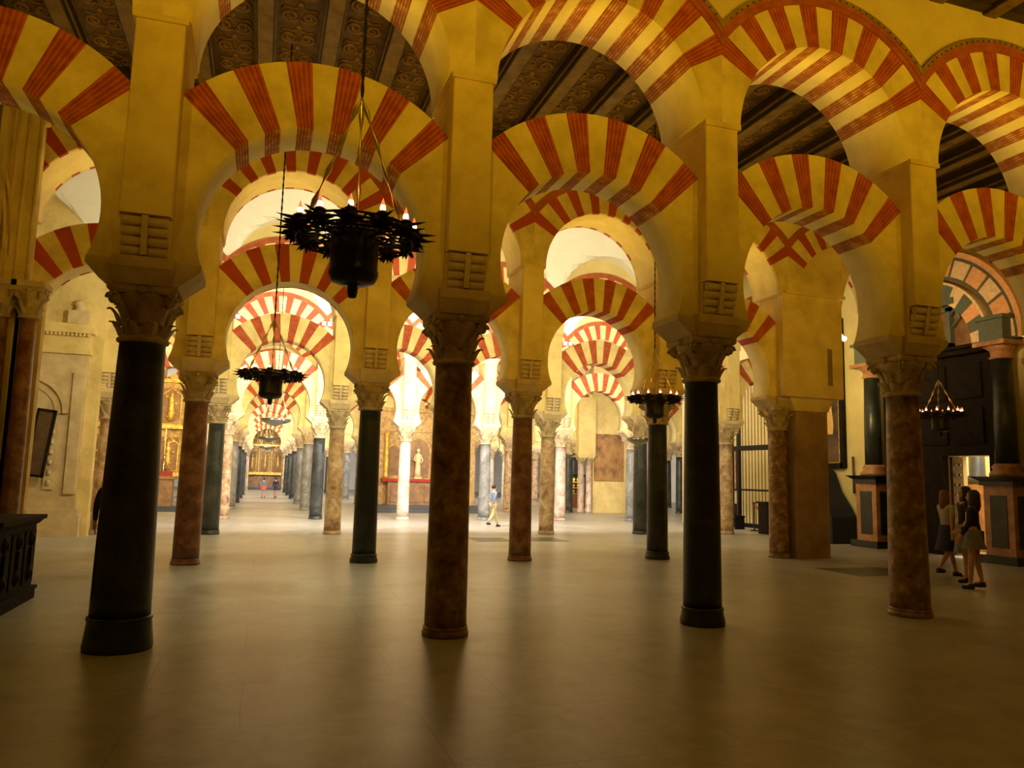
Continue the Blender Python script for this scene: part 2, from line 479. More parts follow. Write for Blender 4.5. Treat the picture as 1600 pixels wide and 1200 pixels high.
def pillar_mesh(z0=3.6, z1=5.9, w=.222):
    mb = MB()
    mb.box(-w, w, -.36, .36, z0, z0 + .42)
    vs = []
    c = .012
    prof = [(-w + c, -HALF), (w - c, -HALF), (w, -HALF + c), (w, HALF - c), (w - c, HALF), (-w + c, HALF), (-w, HALF - c), (-w, -HALF + c)]
    for z in (z0 + .40, z1): vs += [(x, y, z) for x, y in prof]
    fs = [(k, (k + 1) % 8, 8 + (k + 1) % 8, 8 + k) for k in range(8)] + [tuple(range(7, -1, -1)), tuple(range(8, 16))]
    mb.add(vs, fs)
    # string moulding under the upper arches
    mb.box(-w - .025, w + .025, -HALF - .03, HALF + .03, z1 - .0, z1 + .06)
    return mb.mesh('pillar', [M['plaster']])
ME_PIL = pillar_mesh()
def roll_mesh(w=.2, z0=3.63):
    mb = MB()
    for sy in (-1, 1):
        for k in range(4):
            z = z0 + .045 + k * .088; y = sy * (.365 + .03 * k)
            for xa, xb in ((-w, -.03), (.03, w)):
                mb.tube([(xa, y, z), (xb, y, z)], .046, 10)
        mb.frust((-.028, .028, min(sy * .33, sy * .43), max(sy * .33, sy * .43)), (-.028, .028, min(sy * .33, sy * .50), max(sy * .33, sy * .50)), z0, z0 + .36)
    return mb.mesh('roll_corbel', [M['impost']])
ME_ROLL = roll_mesh()

def cone_key(mk, rb, rt, z0): return (mk, round(rb, 3), round(rt, 3), round(z0, 3))
_sh = {}
def column(x, y, mk, label, group=None, rb=.225, rt=.198, ring=.0, far=False, pillar=True, name='column'):
    root = empty(name, (x, y, 0)); tag(root, label, 'column', group)
    z0 = ring if ring else .10
    k = cone_key(mk, rb, rt, z0)
    if k not in _sh:
        _sh[k] = (shaft_mesh('shaft', rb, rt, z0, 2.855, [M[mk]]), base_mesh(rb, z0, [M[mk]], ring > .15))
    ob('base', _sh[k][1], root); ob('shaft', _sh[k][0], root)
    ob('capital', ME_CAP, root, (0, 0, 2.85))
    ob('impost', ME_IMP, root, (0, 0, 3.375))
    if pillar:
        p = ob('pillar', ME_PIL, root)
        if not far: ob('roll_corbel', ME_ROLL, p)
    return root

# materials per column: (row, index) -> material, description
COLS = {
 1: {-1: ('m_brown', 'brown'), 0: ('m_black', 'black-green'), 1: ('m_brown', 'mottled brown'), 2: ('m_black', 'black'), 3: ('m_brown', 'brown veined'), 4: ('m_tan', 'tan')},
 2: {-1: ('m_red', 'reddish'), 0: ('m_red', 'reddish brown'), 1: ('m_black', 'black'), 2: ('m_red', 'dark brown'), 3: ('m_black', 'black'), 4: ('m_brown', 'mottled brown')},
 3: {0: ('m_dark', 'dark grey'), 1: ('m_tan', 'tan mottled'), 2: ('m_grey', 'grey'), 3: ('m_tan', 'tan veined'), 4: ('m_dark', 'dark grey'), 5: ('m_tan', 'tan'), 6: ('m_tan', 'tan')},
 4: {-1: ('m_tan', 'tan'), 0: ('m_tan', 'tan'), 1: ('m_dark', 'dark grey'), 2: ('m_cream', 'pale cream'), 3: ('m_grey', 'grey'), 4: ('m_pink', 'pinkish'), 5: ('m_grey', 'grey'), 6: ('m_grey', 'grey'), 7: ('m_cream', 'cream'), 8: ('m_grey', 'grey')},
}
VIS = {1: [0, 1, 2, 3], 2: [0, 1, 2, 3, 4], 3: [0, 1, 3, 4, 5], 4: [0, 1, 2, 3, 4, 5, 6]}
def wherecol(r, i):
    v = VIS[r]
    if i in v: return ORD[v.index(i)] + ' in the %s arcade' % ROWN[r]
    if i < v[0]: return 'beyond the left end of the %s arcade' % ROWN[r]
    if i > v[-1]: return 'at the far right end of the %s arcade, number %d' % (ROWN[r], i + 1)
    return 'hidden behind the brown column in the %s arcade' % ROWN[r]
for r in (1, 2, 3, 4):
    for i, (mk, desc) in COLS[r].items():
        kw = {}
        if (r, i) == (1, 0): kw = dict(rb=.262, rt=.205, ring=.30)
        if (r, i) == (1, 1): kw = dict(rb=.222, rt=.20)
        if (r, i) == (1, 2): kw = dict(rb=.225, rt=.197, ring=.20)
        if (r, i) == (1, 3): kw = dict(rb=.245, rt=.20)
        if (r, i) in ((2, 1), (2, 3)): kw = dict(ring=.16)
        if r == 2 and i == -1: continue
        column(CX(i), RY(r), mk, '%s marble column with carved capital and plaster pillar, %s' % (desc, wherecol(r, i)), 'columns of the %s arcade' % ROWN[r], **kw)
column(-3.72, RY(3) + .1, 'm_tan', 'tan speckled column beside the carved stone portal, left end of third arcade', 'columns of the third arcade')

FAR_R = range(5, 11)
far_mats = ['m_dark', 'm_grey', 'm_dark', 'm_tan', 'm_grey', 'm_dark', 'm_cream', 'm_grey']
def far_range(r): return range(-1, 9) if r <= 8 else range(-1, 4)
for r in FAR_R:
    for i in far_range(r):
        if r == 5 and i == 6: continue
        side = 'left of the long aisle' if i <= 0 else ('right of the long aisle' if i == 1 else 'far to the right of the long aisle')
        column(CX(i), RY(r), far_mats[(r * 3 + i * 5) % 8], 'small distant marble column beyond the fourth arcade, %s' % side, 'distant columns %s' % side, far=True)

# ------------------------------------------------------------------ arches
BAYS = {1: range(-1, 4), 2: range(-1, 4), 3: range(-1, 6), 4: range(-1, 8)}
for r in range(5, 11): BAYS[r] = range(-1, 8) if r <= 8 else range(-1, 3)
def wherebay(r, b):
    n = b + 1
    return ORD[n] + ' in the %s arcade' % ROWN[r]
for r, bays in BAYS.items():
    for b in bays:
        xc = CX(b) + S / 2; y = RY(r)
        if r == 1: lo, up, bd = ME_LO_W, ME_UP_W, ME_BAND1
        elif r == 2: lo, up, bd = (ME_LO_E if b <= 0 else ME_LO), ME_UP_E, ME_BAND2
        else: lo, up, bd = ME_LO, ME_UP_E, ME_BAND2
        far = r > 4
        a = ob('lower_arch', lo, None, (xc, y, ZC_LO))
        if far: tag(a, 'small distant striped lower arch beyond the fourth arcade', 'arch', 'distant lower arches')
        else:
            w = 'worn ' if r == 1 else ''
            tag(a, '%sred and cream striped horseshoe lower arch, %s' % (w, wherebay(r, b)), 'arch', 'lower arches of the %s arcade' % ROWN[r])
        u = empty('upper_arch', (xc, y, ZC_UP))
        ob('voussoir_ring', up, u); ob('moulding', bd, u)
        if far: tag(u, 'small distant striped upper arch beyond the fourth arcade', 'arch', 'distant upper arches')
        else:
            w = 'painted moulding' if r == 1 else 'thin red moulding'
            tag(u, 'striped round upper arch with %s, %s' % (w, wherebay(r, b)), 'arch', 'upper arches of the %s arcade' % ROWN[r])

# walls above the upper arches
def upper_wall(name, r, bays, ztop, label):
    mb = MB(); y = RY(r)
    tc = math.degrees(math.asin((S / 2) / RO_UP))
    for b in bays:
        xc = CX(b) + S / 2
        n = 20
        for k in range(n):
            a, c = rad(-tc + 2 * tc * k / n), rad(-tc + 2 * tc * (k + 1) / n)
            x0, z0, x1, z1 = RO_UP * math.sin(a), RO_UP * math.cos(a), RO_UP * math.sin(c), RO_UP * math.cos(c)
            for yy in (-HALF + .004, HALF - .004):
                mb.add([(xc + x0, y + yy, ZC_UP + z0), (xc + x1, y + yy, ZC_UP + z1), (xc + x1, y + yy, ztop), (xc + x0, y + yy, ztop)], [(0, 1, 2, 3)])
        mb.add([(xc - S / 2, y - HALF + .004, ztop), (xc + S / 2, y - HALF + .004, ztop), (xc + S / 2, y + HALF - .004, ztop), (xc - S / 2, y + HALF - .004, ztop)], [(0, 1, 2, 3)])
    return struct(name, mb, [M['wallp']], label=label)
for r, bays in BAYS.items():
    upper_wall('wall_above_%s_arcade' % ROWN.get(r, 'distant'), r, (list(bays) + [4] if r == 2 else bays), ZCEIL + (.4 if r < 3 else 1.6), 'plain cream plaster wall above the upper arches of the %s arcade' % ROWN.get(r, 'distant'))

# pier block at the right end of the second arcade
YP = RY(2)
u = empty('upper_arch', (CX(4) + S / 2, YP, ZC_UP)); tag(u, 'striped upper arch half walled in above the big plaster pier', 'arch', 'upper arches of the second arcade')
ob('voussoir_ring', ME_UP_E, u); ob('moulding', ME_BAND2, u)
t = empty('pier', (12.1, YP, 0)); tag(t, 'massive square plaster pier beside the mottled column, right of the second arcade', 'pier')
ob('pier_shaft', MB().box(-.64, .22, -.38, .42, 0, 3.36).mesh('pier_shaft', [stone('dark_sandstone', (.26, .15, .07), (.44, .28, .14), 2.0)]), t)  # pier shaft in a darker brown than the block above
mb = MB()
mb.frust((-.70, .22, -.42, .46), (-.95, .40, -.5, .5), 3.3, 3.75); mb.frust((-.95, .40, -.5, .5), (-1.05, .62, -.5, .5), 3.75, 4.5)
mb.box(-1.05, .62, -.485, .485, 4.5, 5.98); mb.box(-1.09, .55, -.56, -.4, 3.6, 5.98); mb.box(-1.02, .62, -.62, .5, 5.94, 6.02)
mb.box(-.90, .68, -.47, .47, 6.02, 7.6)
ob('pier_block', mb.mesh('pier_block', [M['plaster']]), t)
mb = MB()
mb.box(.12, .24, -.575, -.54, 3.9, 4.75)
ob('repair_patch', mb.mesh('repair_patch', [stone('stained_mortar', (.22, .15, .06), (.34, .24, .10), 3.0)]), t)
# half arch that rises from the pier towards the chapel wall
mb = MB()
prof = []
cxh, czh, rh = 1.9, 5.0, 1.38
for k in range(13):
    a = PI - k * (PI / 2) / 12
    prof.append((cxh + .05 + rh * math.cos(a) * 1.0, czh + rh * 1.8 * math.sin(a)))
for k in range(12):
    (x0, z0), (x1, z1) = prof[k], prof[k + 1]
    xs = .50
    for yy in (-.46, .46):
        mb.add([(xs, yy, z0), (x0, yy, z0), (x1, yy, z1), (xs, yy, z1)], [(0, 1, 2, 3)], 1 if k == 2 else 0)
    mb.add([(x0, -.46, z0), (x0, .46, z0), (x1, .46, z1), (x1, -.46, z1)], [(0, 1, 2, 3)], 2)
mb.add([(.5, -.46, czh), (cxh + .05 - rh, -.46, czh), (cxh + .05 - rh, .46, czh), (.5, .46, czh)], [(0, 1, 2, 3)])
mb.add([(.5, -.46, prof[-1][1]), (prof[-1][0], -.46, prof[-1][1]), (prof[-1][0], -.46, 7.6), (.5, -.46, 7.6)], [(0, 1, 2, 3)])
ob('half_arch', mb.mesh('half_arch', [M['plaster'], M['redpaint'], M['soffit']]), t)

# spotlight on that pier
t = empty('spotlight', (12.86, YP - .2, 5.1)); tag(t, 'small lit spotlight on a bracket fixed to the big pier', 'lamp')
ob('bracket', MB().box(-.25, -.02, -.02, .02, -.02, .02).box(-.27, -.23, -.08, .08, -.1, .35).mesh('bracket', [M['iron']]), t)
ob('lamp_housing', MB().lathe([(.02, -.08), (.06, -.06), (.07, .05)], 14).mesh('lamp_housing', [M['iron']]), t, (.06, .0, 0), (rad(-100), 0, rad(-25)))
ob('lens', MB().ball((.08, -.10, -.01), .055).ball((.0, -.10, .06), .03).mesh('lens', [M['spot']]), t)

# ------------------------------------------------------------------ floor, ceilings, outer walls
mb = MB(); mb.box(-9, 30, -3.5, 76, -.2, 0)
struct('floor', mb, [M['floor']], label='worn polished marble slab floor')
mb = MB(); mb.box(-9, 30, -3.5, RY(1) - HALF, 8.72, 8.85); mb.box(-9, 20, RY(1) + HALF - .02, RY(2) - HALF, 8.72, 8.85); mb.box(14.3, 20, RY(2) - HALF, RY(3) - HALF, 8.72, 8.85)
mb.box(-9, 30, RY(1) - HALF, RY(1) + HALF, 8.84, 8.95)
struct('ceiling', mb, [M['wood']], label='dark wooden ceiling boards between the first arcades')

# beams and carved panels of the two nearest naves
bx = [-.33 + .98 * k for k in range(-4, 18)]
def beam_me(L):
    mb = MB()
    mb.box(-.13, .13, 0, L, 0, .42, 0); mb.box(-.155, .155, 0, L, .08, .12, 1); mb.box(-.11, .11, 0, L, -.012, 0, 1)
    mb.box(-.30, .30, 0, .35, .22, .4, 1); mb.box(-.30, .30, L - .35, L, .22, .4, 1)
    return mb.mesh('ceiling_beam', [M['wood'], M['beamlight']])
def scroll_me(L):
    mb = MB()
    n = int(L / .62)
    for k in range(n):
        y0 = .3 + k * .62
        for sg in (-1, 1):
            pts = []
            for q in range(22):
                th = q / 21 * 3.4 * PI
                rr = .15 * (1 - q / 26)
                pts.append((sg * (.14 + rr * math.cos(th + PI)) * 1.0, y0 + .2 + rr * math.sin(th) * 1.1, -.012))
            mb.tube(pts, .026, 5)
            mb.tube([(sg * .01, y0 - .05, -.012), (sg * .10, y0 + .02, -.012), (sg * .24, y0 - .02, -.012), (sg * .27, y0 + .05, -.012)], .016, 5)
        mb.ball((0, y0 + .5, -.01), .055, 0, 8, .6)
    return mb.mesh('carved_scrollwork', [M['carvehi']])
naves = [(0, -3.2, RY(1) - HALF), (1, RY(1) + HALF, RY(2) - HALF)]
for nv, ya, yb in naves:
    L = yb - ya
    bm_, sc_ = beam_me(L), scroll_me(L)
    pm_ = MB().box(-.36, .36, 0, L, 0, .03).box(-.36, -.33, 0, L, -.03, 0).box(.33, .36, 0, L, -.03, 0).mesh('carved_panel', [M['carve']])
    wh = 'between the front and second arcades' if nv else 'over the nearest aisle'
    for x in bx:
        tag(ob('ceiling_beam', bm_, None, (x, ya, 8.33)), 'dark wooden ceiling beam %s' % wh, 'beam', 'ceiling beams %s' % wh)
        if nv or x > 7:
            p = tag(ob('carved_ceiling_panel', pm_, None, (x + .49, ya, 8.66)), 'dark carved wooden ceiling panel with scroll relief %s' % wh, 'panel', 'carved panels %s' % wh)
            ob('scrollwork', sc_, p)
mb = MB(); mb.box(-9, 13, RY(2) - HALF - .12, RY(2) - HALF, 8.30, 8.75); mb.box(-9, 20, RY(1) + HALF, RY(1) + HALF + .1, 8.30, 8.75)
mb.box(-9, 30, RY(1) - HALF - .16, RY(1) - HALF, 8.36, 8.72); mb.box(16.1, 16.3, RY(1) + HALF, RY(2) + 2, 8.3, 8.75)
struct('trim_1', mb, [M['wood']], label='dark wooden wall plate under the ceiling beams')

# white groin vaults over the farther naves
def vault(name, ya, yb, x0, x1, label):
    mb = MB()
    yc, R = (ya + yb) / 2, (yb - ya) / 2
    xs = []
    x = x0
    while x < x1 - 1e-6:
        for k in range(16): xs.append(x + S * k / 16)
        x += S
    xs.append(x1)
    ys = [ya + (yb - ya) * (1 - math.cos(PI * k / 26)) / 2 for k in range(27)]
    vs = []
    for yv in ys:
        zb = 6.98 + math.sqrt(max(0, R * R - (yv - yc) ** 2)) * .82
        for xv in xs:
            dx = ((xv - x0) % S) - S / 2
            zc = 6.98 + math.sqrt(max(0, 1.38 ** 2 - dx * dx))
            vs.append((xv, yv, max(zb, zc)))
    m = len(xs)
    fs = [(j * m + i, j * m + i + 1, (j + 1) * m + i + 1, (j + 1) * m + i) for j in range(len(ys) - 1) for i in range(m - 1)]
    mb.add(vs, fs)
    # cornice along both walls
    for yv, s in ((ya, 1), (yb, -1)):
        for q in range(int(round((x1 - x0) / S))):
            xl = x0 + q * S
            for xa, xb in ((xl - .02, xl + .17), (xl + S - .17, xl + S + .02)):
                mb.box(xa, xb, min(yv, yv + .14 * s), max(yv, yv + .14 * s), 6.86, 7.0)
    return struct(name, mb, [M['white']], label=label)
for k, r in enumerate(range(2, 10)):
    hi = {2: 5, 3: 8, 4: 8, 5: 8, 6: 8, 7: 8}.get(r, 3)
    vault('ceiling_vault', RY(r) + HALF - .03, RY(r + 1) - HALF + .03, CX(-2), CX(hi), 'white plastered groin vault beyond the %s arcade' % (ROWN.get(r, 'distant')))

mb = MB(); mb.box(-9.2, -9, -3.5, 76, 0, 10); struct('wall_left', mb, [M['wallp']])
mb = MB(); mb.box(-9, 30, 75.8, 76, 0, 10); struct('wall_back', mb, [M['white']])
mb = MB(); mb.box(-9, 30, -3.7, -3.5, 0, 10); struct('wall_front', mb, [M['wallp']])
# right wall: with the portal opening (Y 13.4..14.75, Z 0..2.43)
mb = MB()
mb.box(16.3, 16.9, -3.5, 12.0, 0, 10); mb.box(16.3, 16.9, 12.0, 13.42, 0, 10); mb.box(16.3, 16.9, 14.72, 21.6, 0, 10)
mb.box(16.3, 16.9, 13.42, 14.72, 2.43, 10); mb.box(16.3, 16.9, 21.6, 27.2, 5.75, 10)
mb.box(16.22, 16.32, 17.2, 17.45, 0, 5.2)
mb.box(16.18, 16.34, 16.95, 17.6, 5.05, 5.3); mb.box(16.14, 16.36, 16.9, 17.65, 5.3, 5.42)
struct('wall_right', mb, [M['wallp']], label='cream plaster chapel wall on the right')
mb = MB(); mb.box(20.4, 20.6, 12, 27.4, 0, 8); mb.box(16.3, 20.6, 27.2, 27.4, 0, 9); mb.box(16.9, 20.4, 17.4, 17.6, 0, 8); mb.box(16.9, 20.4, 10.8, 11.0, 0, 8); mb.box(16.9, 20.4, 11, 27.2, 7.9, 8)
struct('wall_chapel', mb, [M['wallp']], label='pale walls of the side chapels behind the portal and the grille')
mb = MB(); mb.box(29.8, 30, 27, 76, 0, 10); struct('wall_far_right', mb, [M['white']])

# ------------------------------------------------------------------ carved chest, front left
t = empty('carved_chest', (-3.45, 10.45, 0)); tag(t, 'dark carved wooden chest standing at the left edge in front of the red columns', 'chest')
mb = MB(); mb.box(-.75, .78, -.82, .80, .10, .93); mb.box(-.78, .82, -.85, .83, 0, .12); mb.box(-.79, .84, -.86, .84, .12, .16)
ob('body', mb.mesh('body', [M['darkwood']]), t)
mb = MB(); mb.frust((-.78, .80, -.84, .82), (-.82, .85, -.88, .88), .93, .99); mb.box(-.83, .87, -.89, .89, .99, 1.04)
ob('lid', mb.mesh('lid', [M['darkwood']]), t)
for k in range(3):
    y = -.52 + .52 * k
    mb = MB(); mb.box(.78, .80, y - .22, y + .22, .22, .86)
    for z in (.34, .76):
        mb.lathe([(.09, 0), (.085, .02), (.05, .03), (.04, .045), (.001, .05)], 16, 0, Matrix.Translation((.80, y, z)) @ Matrix.Rotation(PI / 2, 4, 'Y'))
    mb.box(.80, .83, y - .05, y + .05, .44, .66)
    
    ob('carved_panel', mb.mesh('carved_panel', [M['darkwood']]), t)

# ------------------------------------------------------------------ chapel facade, left, in front of the second arcade
t = empty('chapel_facade', (-3.5, 13.95, 0)); tag(t, 'tall cream plaster chapel front with bundled pilaster at the far left edge', 'chapel front')
mb = MB(); mb.box(-5.4, -.34, .0, .18, 0, 8.4); mb.box(-.4, -.02, 0, .18, 0, 4.6)
mb.box(-.80, -.72, -.28, 0, 4.55, 8.4); mb.box(-5.4, .02, -.05, .1, 4.45, 4.62)
ob('facade_wall', mb.mesh('facade_wall', [M['plaster']]), t)
mb = MB()
for x, r in ((-.29, .03), (-.47, .028), (-.62, .03)):
    mb.lathe([(r, 4.6), (r, 8.1)], 12, 0, Matrix.Translation((x, -.03, 0)))
mb.box(-.68, -.27, -.035, .17, 4.62, 8.2)
# ribs that curve away to the left
for q in range(3):
    pts = [(-.55 - .10 * q - 1.5 * (1 - math.cos(a)), -.06, 5.0 + 2.9 * math.sin(a) + .1 * q) for a in [k * PI / 2 / 14 for k in range(15)]]
    mb.tube(pts, .028, 8)
pts = [(-.25 - 2.0 * (1 - math.cos(a)), .04, 7.3 + 1.2 * math.sin(a)) for a in [k * PI / 2 / 10 for k in range(11)]]
mb.tube(pts, .07, 8)
ob('pilaster_bundle', mb.mesh('pilaster_bundle', [M['plaster']]), t)
ob('plinth', MB().box(-5.4, .12, -.40, .0, 0, .62).box(-5.4, .16, -.44, .0, .58, .66).mesh('plinth', [M['impost']]), t)
for x, lab in ((-.20, None), (-.60, None), (-1.05, None)):
    c = ob('engaged_column', MB().lathe([(.17, .66), (.17, .72), (.135, .78), (.13, 2.2), (.115, 3.98)], 20).mesh('engaged_column', [M['m_red']]), t, (x + .04, -.18, 0))
    ob('capital', ME_CAP, c, (0, 0, 3.97), (0, 0, 0), (.68, .68, .95))
    ob('impost', MB().box(-.24, .24, -.22, .22, 4.47, 4.56).mesh('impost', [M['impost']]), c)
mb = MB()
for k in range(9):
    mb.tube([(-1.6 + .16 * k, -.1, 7.9 + .12 * math.sin(k * 1.7)), (-1.52 + .16 * k, -.14, 8.05), (-1.45 + .16 * k, -.08, 7.92)], .035, 6)
ob('carved_frieze', mb.mesh('carved_frieze', [M['impost']]), t)

# carved stone portal at the left end of the third arcade
t = empty('stone_portal', (-4.75, 20.8, 0)); tag(t, 'cream carved stone portal with relief niche and cornice, left of the tan speckled column', 'portal')
mb = MB(); mb.box(-4.2, .86, -.0, .3, 0, 9.0)
ob('portal_wall', mb.mesh('portal_wall', [M['plaster']]), t)
mb = MB(); mb.box(-1.3, .60, -.16, .02, .62, 4.35)
mb.box(-1.3, .74, -.34, .02, 0, .5); mb.box(-1.3, .70, -.3, .02, .5, .64)
mb.box(.34, .58, -.24, -.15, 1.0, 3.9); mb.box(-.1, .12, -.22, -.15, 1.1, 2.6)
for k in range(6): mb.lathe([(.035, 0), (.05, .05), (.03, .12)], 8, 0, Matrix.Translation((0.01, -.24, 1.2 + k * .24)))
ob('jamb', mb.mesh('jamb', [M['impost']]), t)
mb = MB()
for k in range(12):
    a0, a1 = PI / 2 * k / 12, PI / 2 * (k + 1) / 12
    for (r0, r1, y) in ((.62, .80, -.19), (.80, .9, -.26)):
        q = [(-.62 + r * math.cos(a), yy, 2.9 + r * math.sin(a)) for r in (r0, r1) for a in (a0, a1) for yy in (y, .0)]
        mb.add(q, [(0, 2, 6, 4), (4, 6, 7, 5), (0, 1, 3, 2)])
ob('niche_arch', mb.mesh('niche_arch', [M['impost']]), t)
mb = MB(); mb.box(-1.3, .66, -.26, .02, 4.35, 4.45); mb.box(-1.3, .62, -.2, .02, 4.45, 4.85); mb.box(-1.3, .72, -.36, .02, 4.85, 5.0)
for k in range(22): mb.box(-1.28 + k * .088, -1.23 + k * .088, -.31, -.25, 4.78, 4.85)
mb.box(-1.3, .64, -.22, .02, 5.0, 5.1)
ob('cornice', mb.mesh('cornice', [M['plaster']]), t)
ob('finial', MB().box(.1, .55, -.25, .0, 5.1, 5.42).lathe([(.14, 5.42), (.10, 5.5), (.15, 5.56), (.10, 5.66), (.001, 5.7)], 12, 0, Matrix.Translation((.32, -.12, 0))).mesh('finial', [M['impost']]), t)
t2 = empty('door_leaf', (-5.0, 20.35, 1.42)); tag(t2, 'narrow dark framed board leaning on the stone portal', 'board')
t2.rotation_euler = (0, rad(6), 0)
ob('board', MB().box(-.16, .16, -.03, .03, 0, 1.5).mesh('board', [M['midwood']]), t2)
ob('frame', MB().box(-.2, -.15, -.05, .05, 0, 1.55).box(.15, .2, -.05, .05, 0, 1.55).box(-.2, .2, -.05, .05, 1.5, 1.56).box(-.2, .2, -.05, .05, -.03, .03).mesh('frame', [M['darkwood']]), t2)

# ------------------------------------------------------------------ gilded altarpiece, left, beyond the fourth arcade
def retable(t, w, h, base, bays, seed, gold='gold'):
    rnd = random.Random(seed)
    ob('altar_table', MB().box(-w * .42, w * .42, -.75, -.1, .2, base - .12).box(-w * .45, w * .45, -.8, -.08, base - .12, base).mesh('altar_table', [M['redpanel']]), t)
    ob('step', MB().box(-w * .52, w * .52, -1.2, 0, 0, .1).box(-w * .5, w * .5, -1.0, 0, .1, .2).mesh('step', [M['darkstep']]), t)
    mb = MB(); mb.box(-w / 2, w / 2, -.05, .12, base, h)
    ob('back_panel', mb.mesh('back_panel', [M['goldbr']]), t)
    bw = w / bays
    for k in range(bays + 1):
        x = -w / 2 + bw * k
        mb = MB(); L = h - base
        for lv in range(2):
            z0 = base + .1 + lv * L * .52; z1 = z0 + L * .44
            prof = [(.12, z0), (.12, z0 + .06), (.075, z0 + .1)]
            m = 8
            for q in range(m): prof += [(.085, z0 + .12 + (z1 - z0 - .24) * q / m), (.06, z0 + .12 + (z1 - z0 - .24) * (q + .5) / m)]
            prof += [(.075, z1 - .1), (.13, z1 - .03), (.13, z1)]
            mb.lathe(prof, 12, 0, Matrix.Translation((x, -.16, 0)))
        ob('turned_column', mb.mesh('turned_column', [M[gold]]), t)
    mb = MB()
    for z in (base, base + (h - base) * .5, h - .02):
        mb.box(-w / 2 - .15, w / 2 + .15, -.30, .14, z, z + .09); mb.box(-w / 2 - .08, w / 2 + .08, -.22, .14, z + .09, z + .15)
    ob('entablature', mb.mesh('entablature', [M[gold]]), t)
    for k in range(bays):
        x = -w / 2 + bw * (k + .5)
        for lv in range(2):
            z0 = base + .2 + lv * (h - base) * .52; hh = (h - base) * .36
            mb = MB(); mb.box(x - bw * .3, x + bw * .3, -.09, -.04, z0, z0 + hh, 0)
            mb.tube([(x - bw * .3, -.1, z0), (x - bw * .3, -.1, z0 + hh * .8), (x, -.1, z0 + hh * 1.02), (x + bw * .3, -.1, z0 + hh * .8), (x + bw * .3, -.1, z0), (x - bw * .3, -.1, z0)], .035, 6, 1)
            for q in range(6):
                mb.ball((x + rnd.uniform(-.2, .2) * bw, -.12, z0 + rnd.uniform(.1, .9) * hh), .06, 1, 8)
            mb.lathe([(.1, z0 + .05), (.12, z0 + hh * .3), (.09, z0 + hh * .6), (.11, z0 + hh * .7), (.05, z0 + hh * .75), (.07, z0 + hh * .82), (.01, z0 + hh * .9)], 10, 1, Matrix.Translation((x, -.13, 0)))
            ob('relief_panel', mb.mesh('relief_panel', [M['redpanel'], M[gold]]), t)
t = empty('gilded_altarpiece', (-4.75, 33.3, 0)); tag(t, 'tall gilded altarpiece behind the left black-green column', 'altarpiece')
retable(t, 3.6, 5.1, 1.35, 3, 3)
def candlestick(x, y, z, label):
    t = empty('candlestick', (x, y, z)); tag(t, label, 'candlestick', 'candlesticks on the gilded altar')
    ob('stand', MB().lathe([(.12, 0), (.11, .03), (.03, .08), (.05, .16), (.025, .22), (.045, .4), (.02, .5), (.05, .62), (.02, .66)], 14).mesh('stand', [M['silver']]), t)
    ob('candle', MB().lathe([(.028, .66), (.024, 1.75)], 10).mesh('candle', [M['creamt']]), t)
candlestick(-5.55, 32.7, 1.5, 'tall white candle on silver stand left of the black-green column')
candlestick(-3.62, 32.7, 1.5, 'tall white candle on silver stand right of the black-green column')
for x, w in ((-5.85, 'left'), (-3.62, 'right')):
    tag(ob('altar_cloth', MB().box(-.32, .32, -.3, .3, 0, .15).mesh('altar_cloth', [M['redcloth']]), None, (x, 32.85, 1.35)), 'red cloth block under the %s candlestick' % w, 'cloth', 'red cloths on the gilded altar')

# ------------------------------------------------------------------ main altar at the end of the long aisle
t = empty('golden_altar', (.35, 70.5, 0)); tag(t, 'bright golden altar at the far end of the long aisle', 'altar')
retable(t, 3.2, 6.2, 1.35, 3, 5)
ob('altar_front', MB().box(-1.9, 1.9, -1.1, -1.0, 1.28, 1.5).mesh('altar_front', [M['gold']]), t)
t = empty('golden_side_altar', (-3.1, 64, 0)); tag(t, 'narrow golden side altar seen left of the long aisle', 'altar')
retable(t, 1.6, 5.2, 2.0, 1, 8)

# ------------------------------------------------------------------ golden brown chapel front, centre
t = empty('choir_altar', (6.85, 34.2, 0)); tag(t, 'golden brown carved altar wall with statue niche behind the pale cream column', 'altar')
mb = MB(); mb.box(-2.4, 2.55, 0, .2, .3, 4.55); mb.box(-2.5, 2.65, -.12, .2, 4.45, 4.62); mb.box(-2.4, 2.55, -.06, .0, 3.55, 3.7)
ob('altar_wall', mb.mesh('altar_wall', [M['goldbr']]), t)
mb = MB(); mb.box(-1.5, 1.6, -.5, .02, .3, 1.32)
for k in range(4): mb.box(-1.35 + .74 * k, -.78 + .74 * k, -.54, -.5, .42, 1.15)
ob('wainscot', mb.mesh('wainscot', [M['redpanel']]), t)
ob('ledge', MB().box(-1.75, 1.85, -.6, .02, 1.32, 1.44).mesh('ledge', [M['redcloth']]), t)
mb = MB()
for x in (-1.55, -.85, .65, 1.35):
    mb.lathe([(.13, 1.45), (.1, 1.6), (.09, 3.3), (.14, 3.5)], 12, 0, Matrix.Translation((x, -.14, 0)))
for x0 in (-2.2, 1.9):
    for k in range(14): mb.ball((x0 + .22 * math.sin(k * 2.1), -.04, 1.6 + .2 * k), .12, 0, 8)
ob('pilasters', mb.mesh('pilasters', [M['gold']]), t)
def niche(x, w, z0, z1):
    mb = MB(); mb.box(x - w / 2, x + w / 2, -.03, .01, z0, z1 - w / 2)
    n = 10
    vs = [(x, -.03, z1 - w / 2)] + [(x + w / 2 * math.cos(PI * k / n), -.03, z1 - w / 2 + w / 2 * math.sin(PI * k / n)) for k in range(n + 1)]
    mb.add(vs, [(0, k + 1, k + 2) for k in range(n)])
    ob('niche', mb.mesh('niche', [M['redpanel']]), t)
niche(-.1, .95, 1.5, 3.25); niche(-1.2, .5, 1.6, 2.9)
niche(1.0, .5, 1.6, 2.9)
